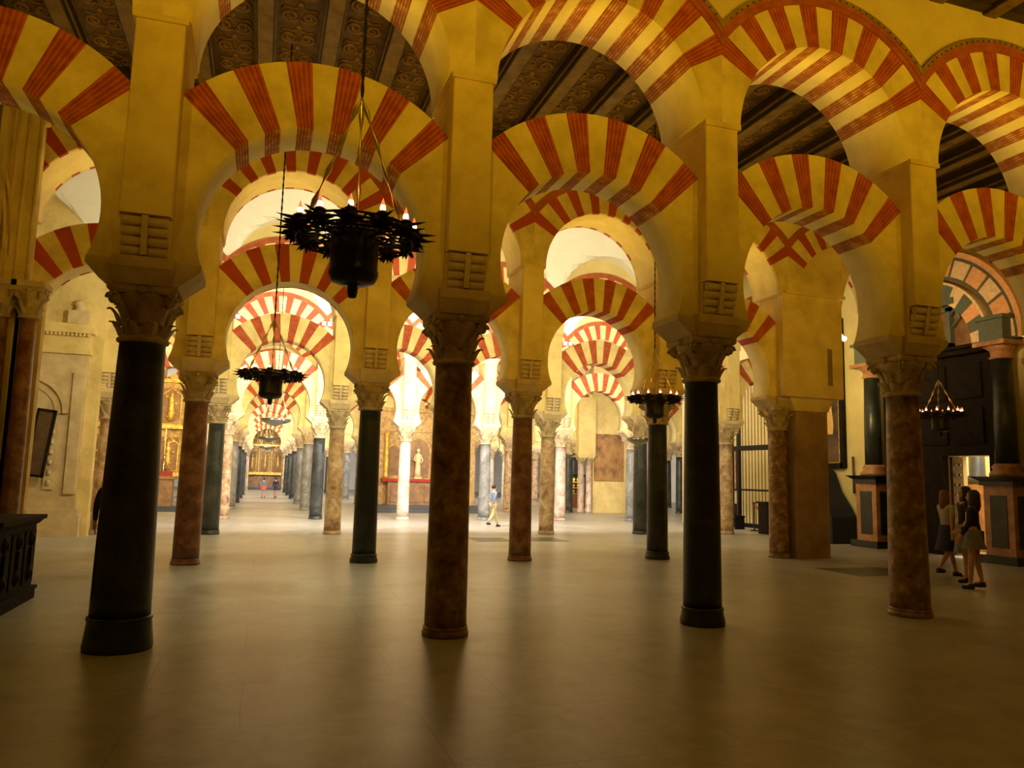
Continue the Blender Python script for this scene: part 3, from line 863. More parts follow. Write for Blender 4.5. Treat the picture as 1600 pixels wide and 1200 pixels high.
t2 = empty('niche_statue', (6.72, 34.0, 1.45)); tag(t2, 'small pale statue standing in the niche of the altar wall', 'statue')
ob('plinth', MB().box(-.16, .16, -.12, .12, 0, .1).mesh('plinth', [M['impost']]), t2)
mb = MB(); mb.lathe([(.16, .1), (.13, .4), (.11, .7), (.16, .95), (.14, 1.08), (.05, 1.14), (.05, 1.18)], 14); mb.ball((0, 0, 1.27), .09)
mb.tube([(-.13, 0, 1.02), (-.2, -.04, .85), (-.1, -.12, .78)], .04, 7); mb.tube([(.13, 0, 1.02), (.2, -.05, .85), (.12, -.12, .7)], .035, 7)
ob('figure', mb.mesh('figure', [M['impost']]), t2)
t = empty('platform', (7.05, 33.6, 0)); tag(t, 'low dark grey stone platform below the golden brown altar wall', 'platform')
ob('lower_step', MB().box(-2.7, 2.65, -.9, .6, 0, .16).mesh('lower_step', [M['darkstep']]), t)
ob('upper_step', MB().box(-2.5, 2.4, -.5, .6, .16, .3).mesh('upper_step', [M['darkstep']]), t)

# ------------------------------------------------------------------ partition wall with the brown fresco, right of centre
mb = MB(); mb.box(-1.15, .78, 0, .5, 0, 8.2)
o = struct('wall_partition', mb, [M['plaster']], (16.62, 34.4, 0), 'plain cream partition wall carrying the brown fresco')
t = empty('fresco_panel', (16.33, 34.38, 1.55)); tag(t, 'worn brown fresco panel on the cream partition wall', 'fresco')
ob('panel', MB().box(-.80, .80, -.03, 0, 0, 2.3).mesh('panel', [M['map']]), t)
t = empty('double_column', (15.0, 34.3, 0)); tag(t, 'pair of slim veined columns at the left edge of the partition wall', 'column')
for dx in (-.2, .22):
    c = ob('shaft', MB().lathe([(.18, 0), (.17, .1), (.155, .15), (.14, 2.35)], 18).mesh('shaft', [M['m_pink']]), t, (dx, 0, 0))
    ob('capital', ME_CAP, c, (0, 0, 2.33), (0, 0, 0), (.62, .62, .62))
mb = MB(); mb.frust((-.4, .42, -.2, .2), (-.5, .5, -.25, .25), 2.65, 2.85); mb.box(-.42, .46, -.24, .24, 2.85, 5.6)
ob('pillar', mb.mesh('pillar', [M['plaster']]), t)
t = empty('display_case', (16.7, 40, 0)); tag(t, 'lit glass display case of golden objects, left of the partition wall', 'display case')
ob('cabinet', MB().box(-.75, .75, -.3, .3, 0, .75).mesh('cabinet', [stone('red_brown_wood', (.16, .05, .02), (.24, .08, .03), 3)]), t)
ob('case_frame', MB().box(-.75, .75, -.3, .3, 1.75, 1.85).box(-.75, -.7, -.3, -.25, .75, 1.8).box(.7, .75, -.3, -.25, .75, 1.8).mesh('case_frame', [M['iron']]), t)
for k, z in enumerate((.8, 1.12, 1.44)):
    mb = MB(); mb.box(-.7, .7, -.25, .25, z - .03, z)
    for q in range(6): mb.lathe([(.06, z), (.03, z + .06), (.08, z + .14), (.05, z + .2)], 8, 0, Matrix.Translation((-.6 + q * .24, -.05, 0)))
    ob('shelf_of_gold', mb.mesh('shelf_of_gold', [M['gold']]), t)

# ------------------------------------------------------------------ iron grille chapel, right of the third arcade
t = empty('iron_grille', (16.75, 24.4, 0)); tag(t, 'tall black iron grille closing the lit side chapel', 'grille')
t.rotation_euler = (0, 0, PI / 2)
for k in range(30):
    x = -2.7 + k * .186
    ob('bar', MB().lathe([(.013, .1), (.013, 2.85), (.022, 2.9), (.013, 2.95), (.013, 5.2), (.001, 5.45)], 6).mesh('bar', [M['iron']]), t, (x, 0, 0)) if k == 0 else ob('bar', bpy.data.meshes['bar'], t, (x, 0, 0))
for z0, z1, d in ((.05, .2, .08), (1.35, 1.42, .05), (2.8, 2.98, .1), (5.15, 5.25, .05)):
    ob('rail', MB().box(-2.8, 2.8, -d / 2, d / 2, z0, z1).mesh('rail', [M['iron']]), t)
for x in (-.25, .2): ob('gate_post', MB().box(x - .04, x + .04, -.06, .06, 0, 5.3).mesh('gate_post', [M['iron']]), t)
mb = MB()
for k in range(13):
    x = -2.5 + k * .42
    mb.tube([(x - .15, 0, 5.25), (x - .12, 0, 5.5), (x, 0, 5.62), (x + .12, 0, 5.5), (x + .15, 0, 5.25)], .02, 6)
ob('cresting', mb.mesh('cresting', [M['iron']]), t)
for nm, y, c, lab in (('curtain', 26.0, 'orangem', 'orange red curtain hanging inside the side chapel, left half'), ('curtain', 22.2, 'redcloth', 'dark red curtain hanging inside the side chapel, right half')):
    mb = MB(); vs = []
    n = 24
    for z in (1.3, 3.0):
        for k in range(n + 1): vs.append((17.6 + .05 * math.sin(k * 1.9), y - .4 + .8 * k / n, z))
    for z in (1.3, 3.0):
        for k in range(n + 1): vs.append((17.66 + .05 * math.sin(k * 1.9), y - .4 + .8 * k / n, z))
    m = n + 1
    fs = [(k, k + 1, m + k + 1, m + k) for k in range(n)] + [(2 * m + k, 3 * m + k, 3 * m + k + 1, 2 * m + k + 1) for k in range(n)]
    mb.add(vs, fs, 0, True)
    tag(ob(nm, mb.mesh(nm, [M[c]])), lab, 'curtain')
t = empty('chapel_altarpiece', (20.2, 24.2, 0)); tag(t, 'gilded altarpiece glimpsed through the iron grille', 'altarpiece'); t.rotation_euler = (0, 0, -PI / 2)
retable(t, 2.4, 4.4, 1.2, 2, 11)
for k, (y, x) in enumerate(((23.9, 16.2), (25.2, 16.1))):
    t = empty('kneeling_bench', (x, y, 0)); tag(t, 'dark kneeling bench in front of the iron grille, %s one' % ('nearer' if k == 0 else 'farther'), 'bench', 'benches before the iron grille'); t.rotation_euler = (0, 0, PI / 2)
    ob('seat', MB().box(-.6, .6, -.18, .18, .42, .48).mesh('seat', [M['darkwood']]), t)
    ob('backrest', MB().box(-.6, .6, .16, .2, .48, .9).mesh('backrest', [M['darkwood']]), t)
    for sx in (-.56, .52): ob('leg', MB().box(sx, sx + .05, -.18, .2, 0, .42).mesh('leg', [M['darkwood']]), t)
t = empty('rope_stand', (16.25, 22.6, 0)); tag(t, 'dark barrier post with red rope before the iron grille', 'barrier')
ob('post', MB().lathe([(.16, 0), (.15, .03), (.025, .05), (.025, .92), (.05, .95), (.001, 1.0)], 12).mesh('post', [M['iron']]), t)
ob('rope', MB().tube([(0, -.03, .88), (.05, -.35, .66), (.05, -.7, .60), (0, -1.1, .86)], .035, 8).mesh('rope', [M['redcloth']]), t)
t = empty('cabinet', (15.9, 21.3, 0)); tag(t, 'small dark cabinet standing right of the barrier post', 'cabinet')
ob('body', MB().box(-.25, .25, -.25, .25, 0, .98).mesh('body', [M['darkwood']]), t); ob('cornice', MB().box(-.3, .3, -.3, .3, .98, 1.04).mesh('cornice', [M['darkwood']]), t)

# ------------------------------------------------------------------ painting, confession steps and portal on the right wall
t = empty('framed_painting', (16.22, 19.62, 2.15)); tag(t, 'large dark oil painting of pale figures in a black and gold frame', 'painting'); t.rotation_euler = (0, 0, -PI / 2)
W_, H_ = 1.4, 4.45
ob('canvas', MB().box(-W_, W_, 0, .04, .1, H_ - .1).mesh('canvas', [M['painting']]), t)
mb = MB()
for a in ((-W_ - .05, -W_ + .1, 0, H_), (W_ - .1, W_ + .05, 0, H_), (-W_, W_, -.02, .14), (-W_, W_, H_ - .14, H_ + .02)): mb.box(a[0], a[1], -.06, .07, a[2], a[3])
ob('frame', mb.mesh('frame', [M['darkwood']]), t)
mb = MB()
for a in ((-W_ + .1, -W_ + .14, .12, H_ - .12), (W_ - .14, W_ - .1, .12, H_ - .12), (-W_ + .1, W_ - .1, .12, .16), (-W_ + .1, W_ - .1, H_ - .16, H_ - .12)): mb.box(a[0], a[1], -.05, .03, a[2], a[3])
ob('inner_frame', mb.mesh('inner_frame', [M['gold']]), t)
def figure2d(x, z, s, mi, mb):
    prof = [(.22, 0), (.26, .3), (.18, .9), (.22, 1.25), (.08, 1.42), (.06, 1.46)]
    vs = [(x - r * s, -.012, z + h * s) for r, h in prof] + [(x + r * s, -.012, z + h * s) for r, h in reversed(prof)]
    mb.add(vs, [tuple(range(len(vs)))], mi)
    n = 10; mb.add([(x + .11 * s * math.cos(2 * PI * k / n), -.013, z + 1.58 * s + .13 * s * math.sin(2 * PI * k / n)) for k in range(n)], [tuple(range(n))], mi)
mb = MB(); figure2d(.78, 1.0, .92, 0, mb); figure2d(.05, .75, 1.0, 1, mb); figure2d(-.6, .8, .9, 1, mb)
mb.add([(.35, -.014, 2.3), (.75, -.014, 2.1), (.72, -.014, 2.25), (.38, -.014, 2.4)], [(0, 1, 2, 3)], 0)
ob('painted_figures', mb.mesh('painted_figures', [flat('painted_yellow_robe', (.72, .46, .14), .5), flat('painted_brown_robe', (.42, .19, .06), .5)]), t)
# dark sloping mass below the painting: a draped catafalque
t = empty('draped_confessional', (15.75, 18.75, 0)); tag(t, 'black draped sloping structure below the large painting', 'confessional')
mb = MB()
prof = [(-.98, 0), (-.98, .75), (-.78, 1.05), (-.45, 1.45), (-.2, 2.0), (-.05, 2.1), (1.4, 2.12), (1.4, 0)]
vs = [(x, -y, z) for x in (-.4, .45) for y, z in [(-p[0], p[1]) for p in prof]]
n = len(prof)
mb.add(vs, [tuple(range(n)), tuple(range(2 * n - 1, n - 1, -1))] + [(k, (k + 1) % n, n + (k + 1) % n, n + k) for k in range(n)])
ob('drape', mb.mesh('drape', [M['blackc']]), t); ob('kneeler', MB().box(-.62, -.4, -.6, 1.3, 0, .2).mesh('kneeler', [M['redpanel']]), t)
tag(ob('wall_staff', MB().tube([(0, 0, 0), (0, .02, 1.05)], .035, 8).mesh('wall_staff', [M['midwood']]), None, (16.22, 17.85, 1.42)), 'short dark wooden staff hung on the wall left of the marble portal', 'staff')

t = empty('marble_portal', (16.0, 14.85, 0)); tag(t, 'black and orange marble portal with columns and polychrome arch on the right wall', 'portal')
YC = 0.0
for sy in (1.98, -1.95):
    mb = MB(); mb.box(-.32, .3, sy - .36, sy + .36, .16, 1.72)
    pd = ob('pedestal', mb.mesh('pedestal', [M['orangem']]), t)
    mb = MB(); mb.box(-.335, -.31, sy - .2, sy + .2, .35, 1.5); mb.box(-.2, .18, sy - .375, sy - .35, .35, 1.5); mb.box(-.2, .18, sy + .35, sy + .375, .35, 1.5)
    ob('inset_panel', mb.mesh('inset_panel', [M['m_black']]), pd)
    ob('pedestal_base', MB().box(-.45, .3, sy - .48, sy + .48, 0, .18).mesh('pedestal_base', [M['m_black']]), t)
    ob('pedestal_cap', MB().box(-.38, .3, sy - .42, sy + .42, 1.72, 1.82).frust((-.38, .3, sy - .42, sy + .42), (-.52, .3, sy - .56, sy + .56), 1.82, 1.92).mesh('pedestal_cap', [M['m_black']]), t)
    ob('column_base', MB().lathe([(.36, 1.92), (.36, 2.0), (.28, 2.08), (.31, 2.14), (.25, 2.22)], 24, 0, Matrix.Translation((0, sy, 0))).mesh('column_base', [M['orangem']]), t)
    ob('portal_column', MB().lathe([(.235, 2.2), (.23, 3.2), (.20, 4.62)], 28, 0, Matrix.Translation((0, sy, 0))).mesh('portal_column', [M['m_black']]), t)
    ob('column_capital', MB().lathe([(.2, 4.6), (.26, 4.63), (.21, 4.68), (.23, 4.8), (.36, 4.9)], 24, 0, Matrix.Translation((0, sy, 0))).box(-.4, .3, sy - .4, sy + .4, 4.9, 5.0).mesh('column_capital', [M['orangem']]), t)
    ob('entablature_block', MB().box(-.3, .3, sy - .3, sy + .3, 5.0, 5.5).box(-.38, .3, sy - .38, sy + .38, 5.5, 5.58).mesh('entablature_block', [M['greent']]), t)
# dark doors with the wicket opening (Y 13.42..14.72 -> local -1.43..-.13)
mb = MB(); mb.box(.1, .28, -1.66, -1.43, 0, 4.9); mb.box(.1, .28, -.13, 1.68, 0, 4.9); mb.box(.1, .28, -1.43, -.13, 2.43, 4.9)
ob('door_panel', mb.mesh('door_panel', [M['darkwood']]), t)
mb = MB()
for k in range(3):
    for z in (.5, 2.7, 3.8):
        y0 = -1.35 + k * 1.0
        if z < 2.4 and y0 < 0: continue
        ob('raised_panel', MB().box(.06, .1, y0, y0 + .8, z, z + .85).mesh('raised_panel', [M['darkwood']]), t)
ob('lintel', MB().box(-.1, .3, -1.66, 1.68, 4.86, 5.0).box(-.2, .3, -1.66, 1.68, 4.98, 5.06).mesh('lintel', [M['darkwood']]), t)
ob('tympanum', MB().box(.14, .3, -1.7, 1.7, 5.0, 7.0).mesh('tympanum', [M['redpanel']]), t)
mb = MB()
for a, b, c, d in ((-.62, -.5, 5.1, 6.1), (.42, .54, 5.1, 6.1), (-.62, .54, 5.1, 5.2), (-.62, .54, 6.0, 6.12)): mb.box(.0, .16, a, b, c, d)
mb.tube([(.05, -.62, 5.9), (.0, -.8, 6.05), (.05, -.85, 5.8), (.05, -.66, 5.6)], .05, 8); mb.tube([(.05, .54, 5.9), (.0, .72, 6.05), (.05, .77, 5.8), (.05, .58, 5.6)], .05, 8)
mb.box(-.15, .2, -.85, .8, 6.14, 6.3)
ob('cartouche_frame', mb.mesh('cartouche_frame', [M['greent']]), t)
mb = MB()
for k in range(8): mb.ball((.08, -.04 + .16 * math.cos(k * PI / 4), 5.68 + .2 * math.sin(k * PI / 4)), .08, 0, 8)
ob('relief_shield', mb.mesh('relief_shield', [M['midwood']]), t)
def yz_ring(r0, r1, xf, xb, zc, nseg, mats, pick, gap=.0, name='ring', yc=0.0):
    mb = MB()
    for k in range(nseg):
        a0 = PI * (k + gap / 2) / nseg; a1 = PI * (k + 1 - gap / 2) / nseg; am = (a0 + a1) / 2
        q = []
        for x in (xf, xb):
            for r in (r0, r1):
                for a in (a0, am, a1): q.append((x, yc + r * math.cos(a), zc + r * math.sin(a)))
        mb.add(q, [(0, 1, 4, 3), (1, 2, 5, 4), (0, 6, 7, 1), (1, 7, 8, 2), (3, 4, 10, 9), (4, 5, 11, 10), (0, 3, 9, 6), (2, 8, 11, 5)], pick(k))
    return ob(name, mb.mesh(name, mats), t)
yz_ring(1.86, 2.42, .0, .32, 5.05, 24, [M['greent']], lambda k: 0, 0, 'outer_arch')
yz_ring(1.93, 2.34, -.03, .02, 5.05, 13, [M['creamt'], M['peacht']], lambda k: k % 2, .16, 'arch_tiles')
yz_ring(1.28, 1.72, -.10, .3, 5.05, 15, [M['peacht'], M['greent'], M['creamt']], lambda k: (0, 1, 2, 1)[k % 4], 0, 'inner_arch')
yz_ring(1.72, 1.78, -.14, .3, 5.05, 24, [M['creamt']], lambda k: 0, 0, 'arch_rib')
yz_ring(2.42, 2.55, -.05, .3, 5.05, 24, [M['peacht']], lambda k: 0, 0, 'outer_rib')
# things behind the wicket opening
t = empty('sacristy_column', (18.4, 15.72, 0)); tag(t, 'black marble column on an orange plinth seen through the lit doorway', 'column')
ob('plinth', MB().box(-.35, .35, -.9, .3, 0, 1.5).box(-.4, .4, -1.0, .36, 1.5, 1.75).mesh('plinth', [M['orangem']]), t)
ob('shaft', MB().lathe([(.3, 1.75), (.3, 1.9), (.2, 2.0), (.18, 4.4)], 20).mesh('shaft', [M['m_black']]), t)
t = empty('sacristy_cabinet', (18.9, 14.75, 0)); tag(t, 'green and gold cabinet seen through the lit doorway', 'cabinet')
ob('body', MB().box(-.3, .3, -.5, .5, .1, 1.3).mesh('body', [M['greent']]), t); ob('top', MB().box(-.35, .35, -.55, .55, 1.3, 1.4).mesh('top', [M['gold']]), t)
t = empty('door_leaf', (16.34, 14.68, .02)); tag(t, 'narrow studded door leaf standing open at the lit doorway', 'door')
ob('leaf', MB().box(0, .34, -.04, .03, 0, 2.38).mesh('leaf', [M['midwood']]), t)
mb = MB()
for k in range(9):
    for q in (.08, .22): mb.ball((q, -.05, .2 + k * .25), .035, 0, 8)
ob('studs', mb.mesh('studs', [M['silver']]), t)

# dark slabs let into the floor
def slab(x, y, w, l, lab, rz=0):
    t = empty('floor_slab', (x, y, 0), rz); tag(t, lab, 'floor slab', 'dark memorial slabs in the floor')
    ob('stone', MB().box(-w / 2, w / 2, -l / 2, l / 2, .0, .006).mesh('stone', [M['slab']]), t)
    ob('inlay_border', MB().box(-w / 2 - .05, w / 2 + .05, -l / 2 - .05, -l / 2, 0, .007).box(-w / 2 - .05, w / 2 + .05, l / 2, l / 2 + .05, 0, .007).box(-w / 2 - .05, -w / 2, -l / 2, l / 2, 0, .007).box(w / 2, w / 2 + .05, -l / 2, l / 2, 0, .007).mesh('inlay_border', [M['slabtrim']]), t)
slab(11.35, 12.15, 1.5, 1.1, 'dark slab in the floor in front of the big plaster pier')
slab(5.85, 19.5, .9, 1.1, 'dark slab in the floor right of the brown column, in front of the walking man')
slab(7.35, 19.5, .9, 1.1, 'dark slab in the floor left of the tan veined column')

# ------------------------------------------------------------------ hanging lamps
def spindle(a, b, n=5, r=.014):
    pts, rs = [], []
    a, b = Vector(a), Vector(b)
    for k in range(n):
        for u, q in ((0, .25), (.12, .3), (.5, 1.0), (.88, .3)):
            pts.append(a.lerp(b, (k + u) / n)); rs.append(r * q)
    pts.append(b); rs.append(r * .3)
    return pts, rs
def chain_mesh(z0, z1):
    pts, rs = [], []
    n = max(8, int((z1 - z0) / .06))
    for k in range(n + 1):
        pts.append((0, 0, z0 + (z1 - z0) * k / n)); rs.append(.015 if k % 2 else .008)
    return MB().tube(pts, rs, 6).mesh('suspension_chain', [M['iron']])
def crown_meshes():
    R = .405; N = 12
    mb = MB()
    for z, r in ((.035, R), (-.05, R), (-.01, R + .035), (0.02, .27), (-.03, .27)):
        mb.tube([(r * math.cos(a), r * math.sin(a), z) for a in [2 * PI * k / 48 for k in range(48)]], .009, 6, 0, None, True)
    for k in range(N):
        a = 2 * PI * k / N; ca, sa = math.cos(a), math.sin(a)
        for dz in (.03, -.045):
            mb.tube([(.16 * ca, .16 * sa, dz), (.28 * ca, .28 * sa, dz + .02), (R * ca, R * sa, dz)], .008, 5)
        a2 = a + PI / N; b1, b2 = math.cos(a2), math.sin(a2)
        mb.tube([(.17 * b1, .17 * b2, 0), (.3 * b1, .3 * b2, -.03), ((R + .02) * b1, (R + .02) * b2, .0), ((R + .07) * b1, (R + .07) * b2, -.02)], [.008, .008, .014, .002], 5)
        mb.ball(((R + .0) * b1, (R + .0) * b2, .0), .028, 0, 8)
    crown = mb.mesh('crown_ring', [M['iron']])
    rnd = random.Random(4)
    mb = MB()
    mb.ball((0, 0, 0), .055, 0, 10, .9)
    mb.lathe([(.02, .03), (.045, .05), (.03, .06)], 10)
    for k in range(26):
        th = rnd.uniform(0, 2 * PI); ph = rnd.uniform(-1.1, .5)
        d = Vector((math.cos(th) * math.cos(ph), math.sin(th) * math.cos(ph), math.sin(ph)))
        mb.tube([d * .03, d * .065, d * rnd.uniform(.085, .115)], [.016, .012, .001], 5)
    for sg in (-.014, .03):
        mb.tube([(.03, 0, sg), (.09, 0, sg), (.16, 0, sg + .004)], [.014, .010, .001], 5)
    cup = mb.mesh('candle_cup', [M['iron']])
    bulb = MB().lathe([(.016, .105), (.009, .13), (.001, .155)], 10, 0).lathe([(.010, .055), (.017, .068), (.020, .085), (.016, .105)], 10, 1).mesh('bulb', [M['bulb'], M['bulbhot']])
    collar = MB().lathe([(.018, .04), (.024, .05), (.022, .066), (.014, .07)], 10).mesh('collar', [M['ironred']])
    mb = MB()
    mb.lathe([(.16, .06), (.175, .05), (.168, .02), (.165, -.25), (.172, -.26), (.172, -.29), (.15, -.335), (.09, -.355), (.036, -.36), (.036, -.41), (.026, -.445), (.001, -.45)], 32)
    bucket = mb.mesh('oil_bucket', [M['bucket']])
    return crown, cup, collar, bulb, bucket, R, N
CR = crown_meshes()
ROD = {}
def candle_chandelier(loc, label, ztop, apex=.95, rz=0.0, group='iron candle chandeliers', sc=1.0, bulbs=None):
    crown, cup, collar, bulb, bucket, R, N = CR
    t = empty('candle_chandelier', loc, rz); tag(t, label, 'chandelier', group)
    ob('crown_ring', crown, t); ob('oil_bucket', bucket, t)
    for k in range(N):
        a = 2 * PI * (k + .5) / N
        c = ob('candle_cup', cup, t, (R * math.cos(a), R * math.sin(a), .0), (0, 0, a))
        ob('collar', collar, c); ob('bulb', bulb, c)
    for k in range(3):
        a = rad(78 + 120 * k)
        if (apex, k) not in ROD:
            pts, rs = spindle((.36 * math.cos(a), .36 * math.sin(a), .05), (0, 0, apex), 4, .021)
            ROD[(apex, k)] = MB().tube(pts, rs, 8).mesh('hanging_rod', [M['brass']])
        ob('hanging_rod', ROD[(apex, k)], t)
    ob('suspension_chain', chain_mesh(apex, ztop - loc[2]), t)
    return t
candle_chandelier((.53, 5.25, 3.315), 'large near iron chandelier with glowing red candle bulbs and dark bucket', 8.5, 1.02, rad(4))
candle_chandelier((.07, 11.9, 3.09), 'dark iron chandelier hanging in the long aisle behind the front arches', 8.4, .86, rad(10))
candle_chandelier((6.75, 12.3, 3.13), 'iron chandelier with red bulbs hanging before a black column, right of centre', 8.4, .92, rad(0))
candle_chandelier((13.45, 12.3, 3.16), 'iron chandelier with red bulbs hanging in front of the dark marble portal', 8.4, .74, rad(20))
def silver_lamp(loc, label, ztop, r, apex=1.4):
    t = empty('silver_lamp', loc); tag(t, label, 'lamp', 'silver hanging lamps')
    s = r / .42
    ob('bowl', MB().lathe([(.42 * s, .03), (.44 * s, .0), (.42 * s, -.035), (.30 * s, -.09), (.12 * s, -.15), (.05 * s, -.19), (.001, -.21)], 28).mesh('bowl', [M['silver']]), t)
    mb = MB().tube([(.43 * s * math.cos(a), .43 * s * math.sin(a), .03) for a in [2 * PI * k / 32 for k in range(32)]], .018, 6, 0, None, True)
    ob('rim', mb.mesh('rim', [M['silver']]), t)
    for k in range(3):
        a = rad(90 + 120 * k); pts, rs = spindle((.4 * s * math.cos(a), .4 * s * math.sin(a), .03), (0, 0, apex), 5, .012)
        ob('hanging_rod', MB().tube(pts, rs, 6).mesh('hanging_rod', [M['brass']]), t)
    ob('suspension_chain', chain_mesh(apex, ztop - loc[2]), t)
silver_lamp((.36, 25.2, 3.25), 'silver bowl lamp hanging below the second chandelier in the long aisle', 9.1, .45)
silver_lamp((.30, 38.2, 3.2), 'smaller silver bowl lamp farther down the long aisle', 9.1, .5)
silver_lamp((.32, 51.5, 3.15), 'tiny silver bowl lamp just above the golden altar', 9.1, .5)
silver_lamp((9.7, 18.6, 2.74), 'silver bowl lamp left of the black column, right of centre', 9.1, .3)
silver_lamp((13.2, 32, 2.72), 'small silver bowl lamp above the lit display case', 9.1, .3)

# ------------------------------------------------------------------ people
def skin_mesh(name, verts, edges, radii, mat, sub=1):
    me = bpy.data.meshes.new(name); me.from_pydata(verts, edges, []); me.update()
    o = bpy.data.objects.new(name, me); C.objects.link(o)
    m = o.modifiers.new('s', 'SKIN'); m.use_smooth_shade = True
    sv = me.skin_vertices[0].data if me.skin_vertices else None
    if sv is None:
        raise RuntimeError('no skin layer')
    for i, r in enumerate(radii):
        sv[i].radius = (r, r) if not isinstance(r, tuple) else r
        sv[i].use_root = (i == 0)
    if sub: s = o.modifiers.new('d', 'SUBSURF'); s.levels = sub; s.render_levels = sub
    dg = bpy.context.evaluated_depsgraph_get()
    ev = o.evaluated_get(dg)
    nm = bpy.data.meshes.new_from_object(ev)
    nm.name = name; nm.materials.clear(); nm.materials.append(mat)
    for p in nm.polygons: p.use_smooth = True
    bpy.data.objects.remove(o); bpy.data.meshes.remove(me)
    return nm

class Sk:
    def __init__(s): s.v, s.e, s.r = [], [], []
    def n(s, p, r, par=None):
        s.v.append(tuple(p)); s.r.append(r); i = len(s.v) - 1
        if par is not None: s.e.append((par, i))
        return i

def person(loc, rz, h, label, top='bluesh', bottom='khaki', kind='trousers', stride=.18, hair='hairb', sleeves='short', long_hair=False, arms=((0, .02), (0, .02)), shoes='shoe', fingers=True, group=None, bag=False):
    k = h / 1.72
    t = empty('person', loc, rz); tag(t, label, 'person', group)
    t.scale = (k, k, k)
    V = Vector
    pel = V((0, 0, .96)); 
    hips = [V((-.09, 0, .90)), V((.09, 0, .90))]
    knees = [V((-.095, stride * .62, .50)), V((.095, -stride * .35, .48))]
    ank = [V((-.095, stride, .09)), V((.095, -stride * 1.25, .10 + abs(stride) * .35))]
    toes = [a + V((0, .13, -.055)) for a in ank]
    sh = [V((-.175, 0, 1.41)), V((.175, 0, 1.41))]
    el, wr, hd = [], [], []
    for q in (0, 1):
        sg = -1 if q == 0 else 1
        sw, bend = arms[q]
        e = sh[q] + V((sg * .05, .29 * math.sin(sw), -.29 * math.cos(sw)))
        w = e + V((-sg * .01 * bend, .25 * math.sin(sw + bend), -.25 * math.cos(sw + bend)))
        el.append(e); wr.append(w); hd.append((w - e).normalized())
    def torso(s, g=0.0, head=True):
        a = s.n(pel, (.135 + g, .105 + g)); b = s.n((0, 0, 1.12), (.115 + g, .09 + g), a); c = s.n((0, 0, 1.30), (.145 + g, .10 + g), b)
        d = s.n((0, -.005, 1.43), (.10 + g, .075 + g), c)
        return a, b, c, d
    # the body, one continuous surface
    s = Sk(); a, b, c, d = torso(s)
    nk = s.n((0, .0, 1.50), .052, d); jw = s.n((0, .018, 1.565), (.060, .068), nk); cr = s.n((0, .0, 1.64), (.074, .088), jw); tp = s.n((0, -.005, 1.70), (.05, .06), cr)
    ns = s.n((0, .098, 1.60), .012, jw)
    for q in (0, 1):
        sg = -1 if q == 0 else 1
        hp = s.n(hips[q], .088, a); kn = s.n(knees[q], .056, hp); cf = s.n(knees[q].lerp(ank[q], .35), .054, kn); an = s.n(ank[q], .034, cf); to = s.n(toes[q], .03, an)
        so = s.n(sh[q], .052, c); e = s.n(el[q], .036, so); w = s.n(wr[q], .025, e); pm = s.n(wr[q] + hd[q] * .07, (.036, .018), w)
        if fingers:
            dr = hd[q]; sd = V((0, 1, 0)) - dr * dr.y
            sd = sd.normalized() if sd.length > .1 else V((0, 0, 1))
            inn = V((-sg, 0, 0))
            for f, (o_, L) in enumerate(((.027, .062), (.010, .072), (-.008, .066), (-.025, .05))):
                p1 = wr[q] + dr * .10 + sd * o_; p2 = p1 + dr * L * .5 + inn * .006; p3 = p2 + dr * L * .4 + inn * .02
                i1 = s.n(p1, .0095, pm); i2 = s.n(p2, .0085, i1); s.n(p3, .007, i2)
            p1 = wr[q] + dr * .035 + sd * .036; i1 = s.n(p1, .011, w); s.n(p1 + dr * .05 + sd * .018, .009, i1)
    ob('body', skin_mesh('body', s.v, s.e, s.r, M['skin']), t)
    # top
    s = Sk(); a, b, c, d = torso(s, .018)
    for q in (0, 1):
        so = s.n(sh[q], .066, c); e = s.n(el[q] if sleeves == 'long' else sh[q].lerp(el[q], .62), .05, so)
        if sleeves == 'long': s.n(wr[q] - hd[q] * .02, .038, e)
    ob('shirt', skin_mesh('shirt', s.v, s.e, s.r, M[top]), t)
    if kind == 'trousers':
        s = Sk(); a = s.n((0, 0, 1.0), (.145, .115)); 
        for q in (0, 1):
            hp = s.n(hips[q], .105, a); kn = s.n(knees[q], .075, hp); s.n(ank[q] + V((0, 0, .02)), .058, kn)
        ob('trousers', skin_mesh('trousers', s.v, s.e, s.r, M[bottom]), t)
    else:
        zl = .52 if kind == 'skirt' else .70
        mb = MB(); n = 24
        rows = [(1.03, .145, .115), (.95, .165, .135), (.82, .185, .155), (zl, .215, .18 + abs(stride) * .25)]
        vs = []
        for z, rx, ry in rows:
            for q in range(n):
                an_ = 2 * PI * q / n; wv = 1 + (.05 * math.sin(an_ * 7) if z == zl else 0)
                vs.append((rx * wv * math.cos(an_), ry * wv * math.sin(an_), z))
        fs = [(i * n + q, i * n + (q + 1) % n, (i + 1) * n + (q + 1) % n, (i + 1) * n + q) for i in range(3) for q in range(n)]
        fs.append(tuple(range(n)))
        mb.add(vs, fs, 0, True)
        ob('skirt', mb.mesh('skirt', [M[bottom]]), t)
    # shoes
    for q in (0, 1):
        a_ = ank[q]; dz = a_.z - .09
        mb = MB(); mb.lathe([(.001, -.0), (.045, .0), (.05, .03), (.044, .07), (.035, .09)], 12, 0, Matrix.Translation((a_.x, a_.y - .0, dz)) @ Matrix.Diagonal((1, 1.3, 1, 1)))
        mb.ball((a_.x, a_.y + .10, dz + .03), .048, 0, 10, .62, None)
        mb.tube([(a_.x, a_.y, dz + .035), (a_.x, a_.y + .12, dz + .03)], [.046, .042], 8)
        ob('shoe', mb.mesh('shoe', [M[shoes]]), t)
    mb = MB()
    prof = [(.001, 1.735), (.05, 1.725), (.082, 1.69), (.095, 1.64), (.09, 1.59), (.07, 1.565)]
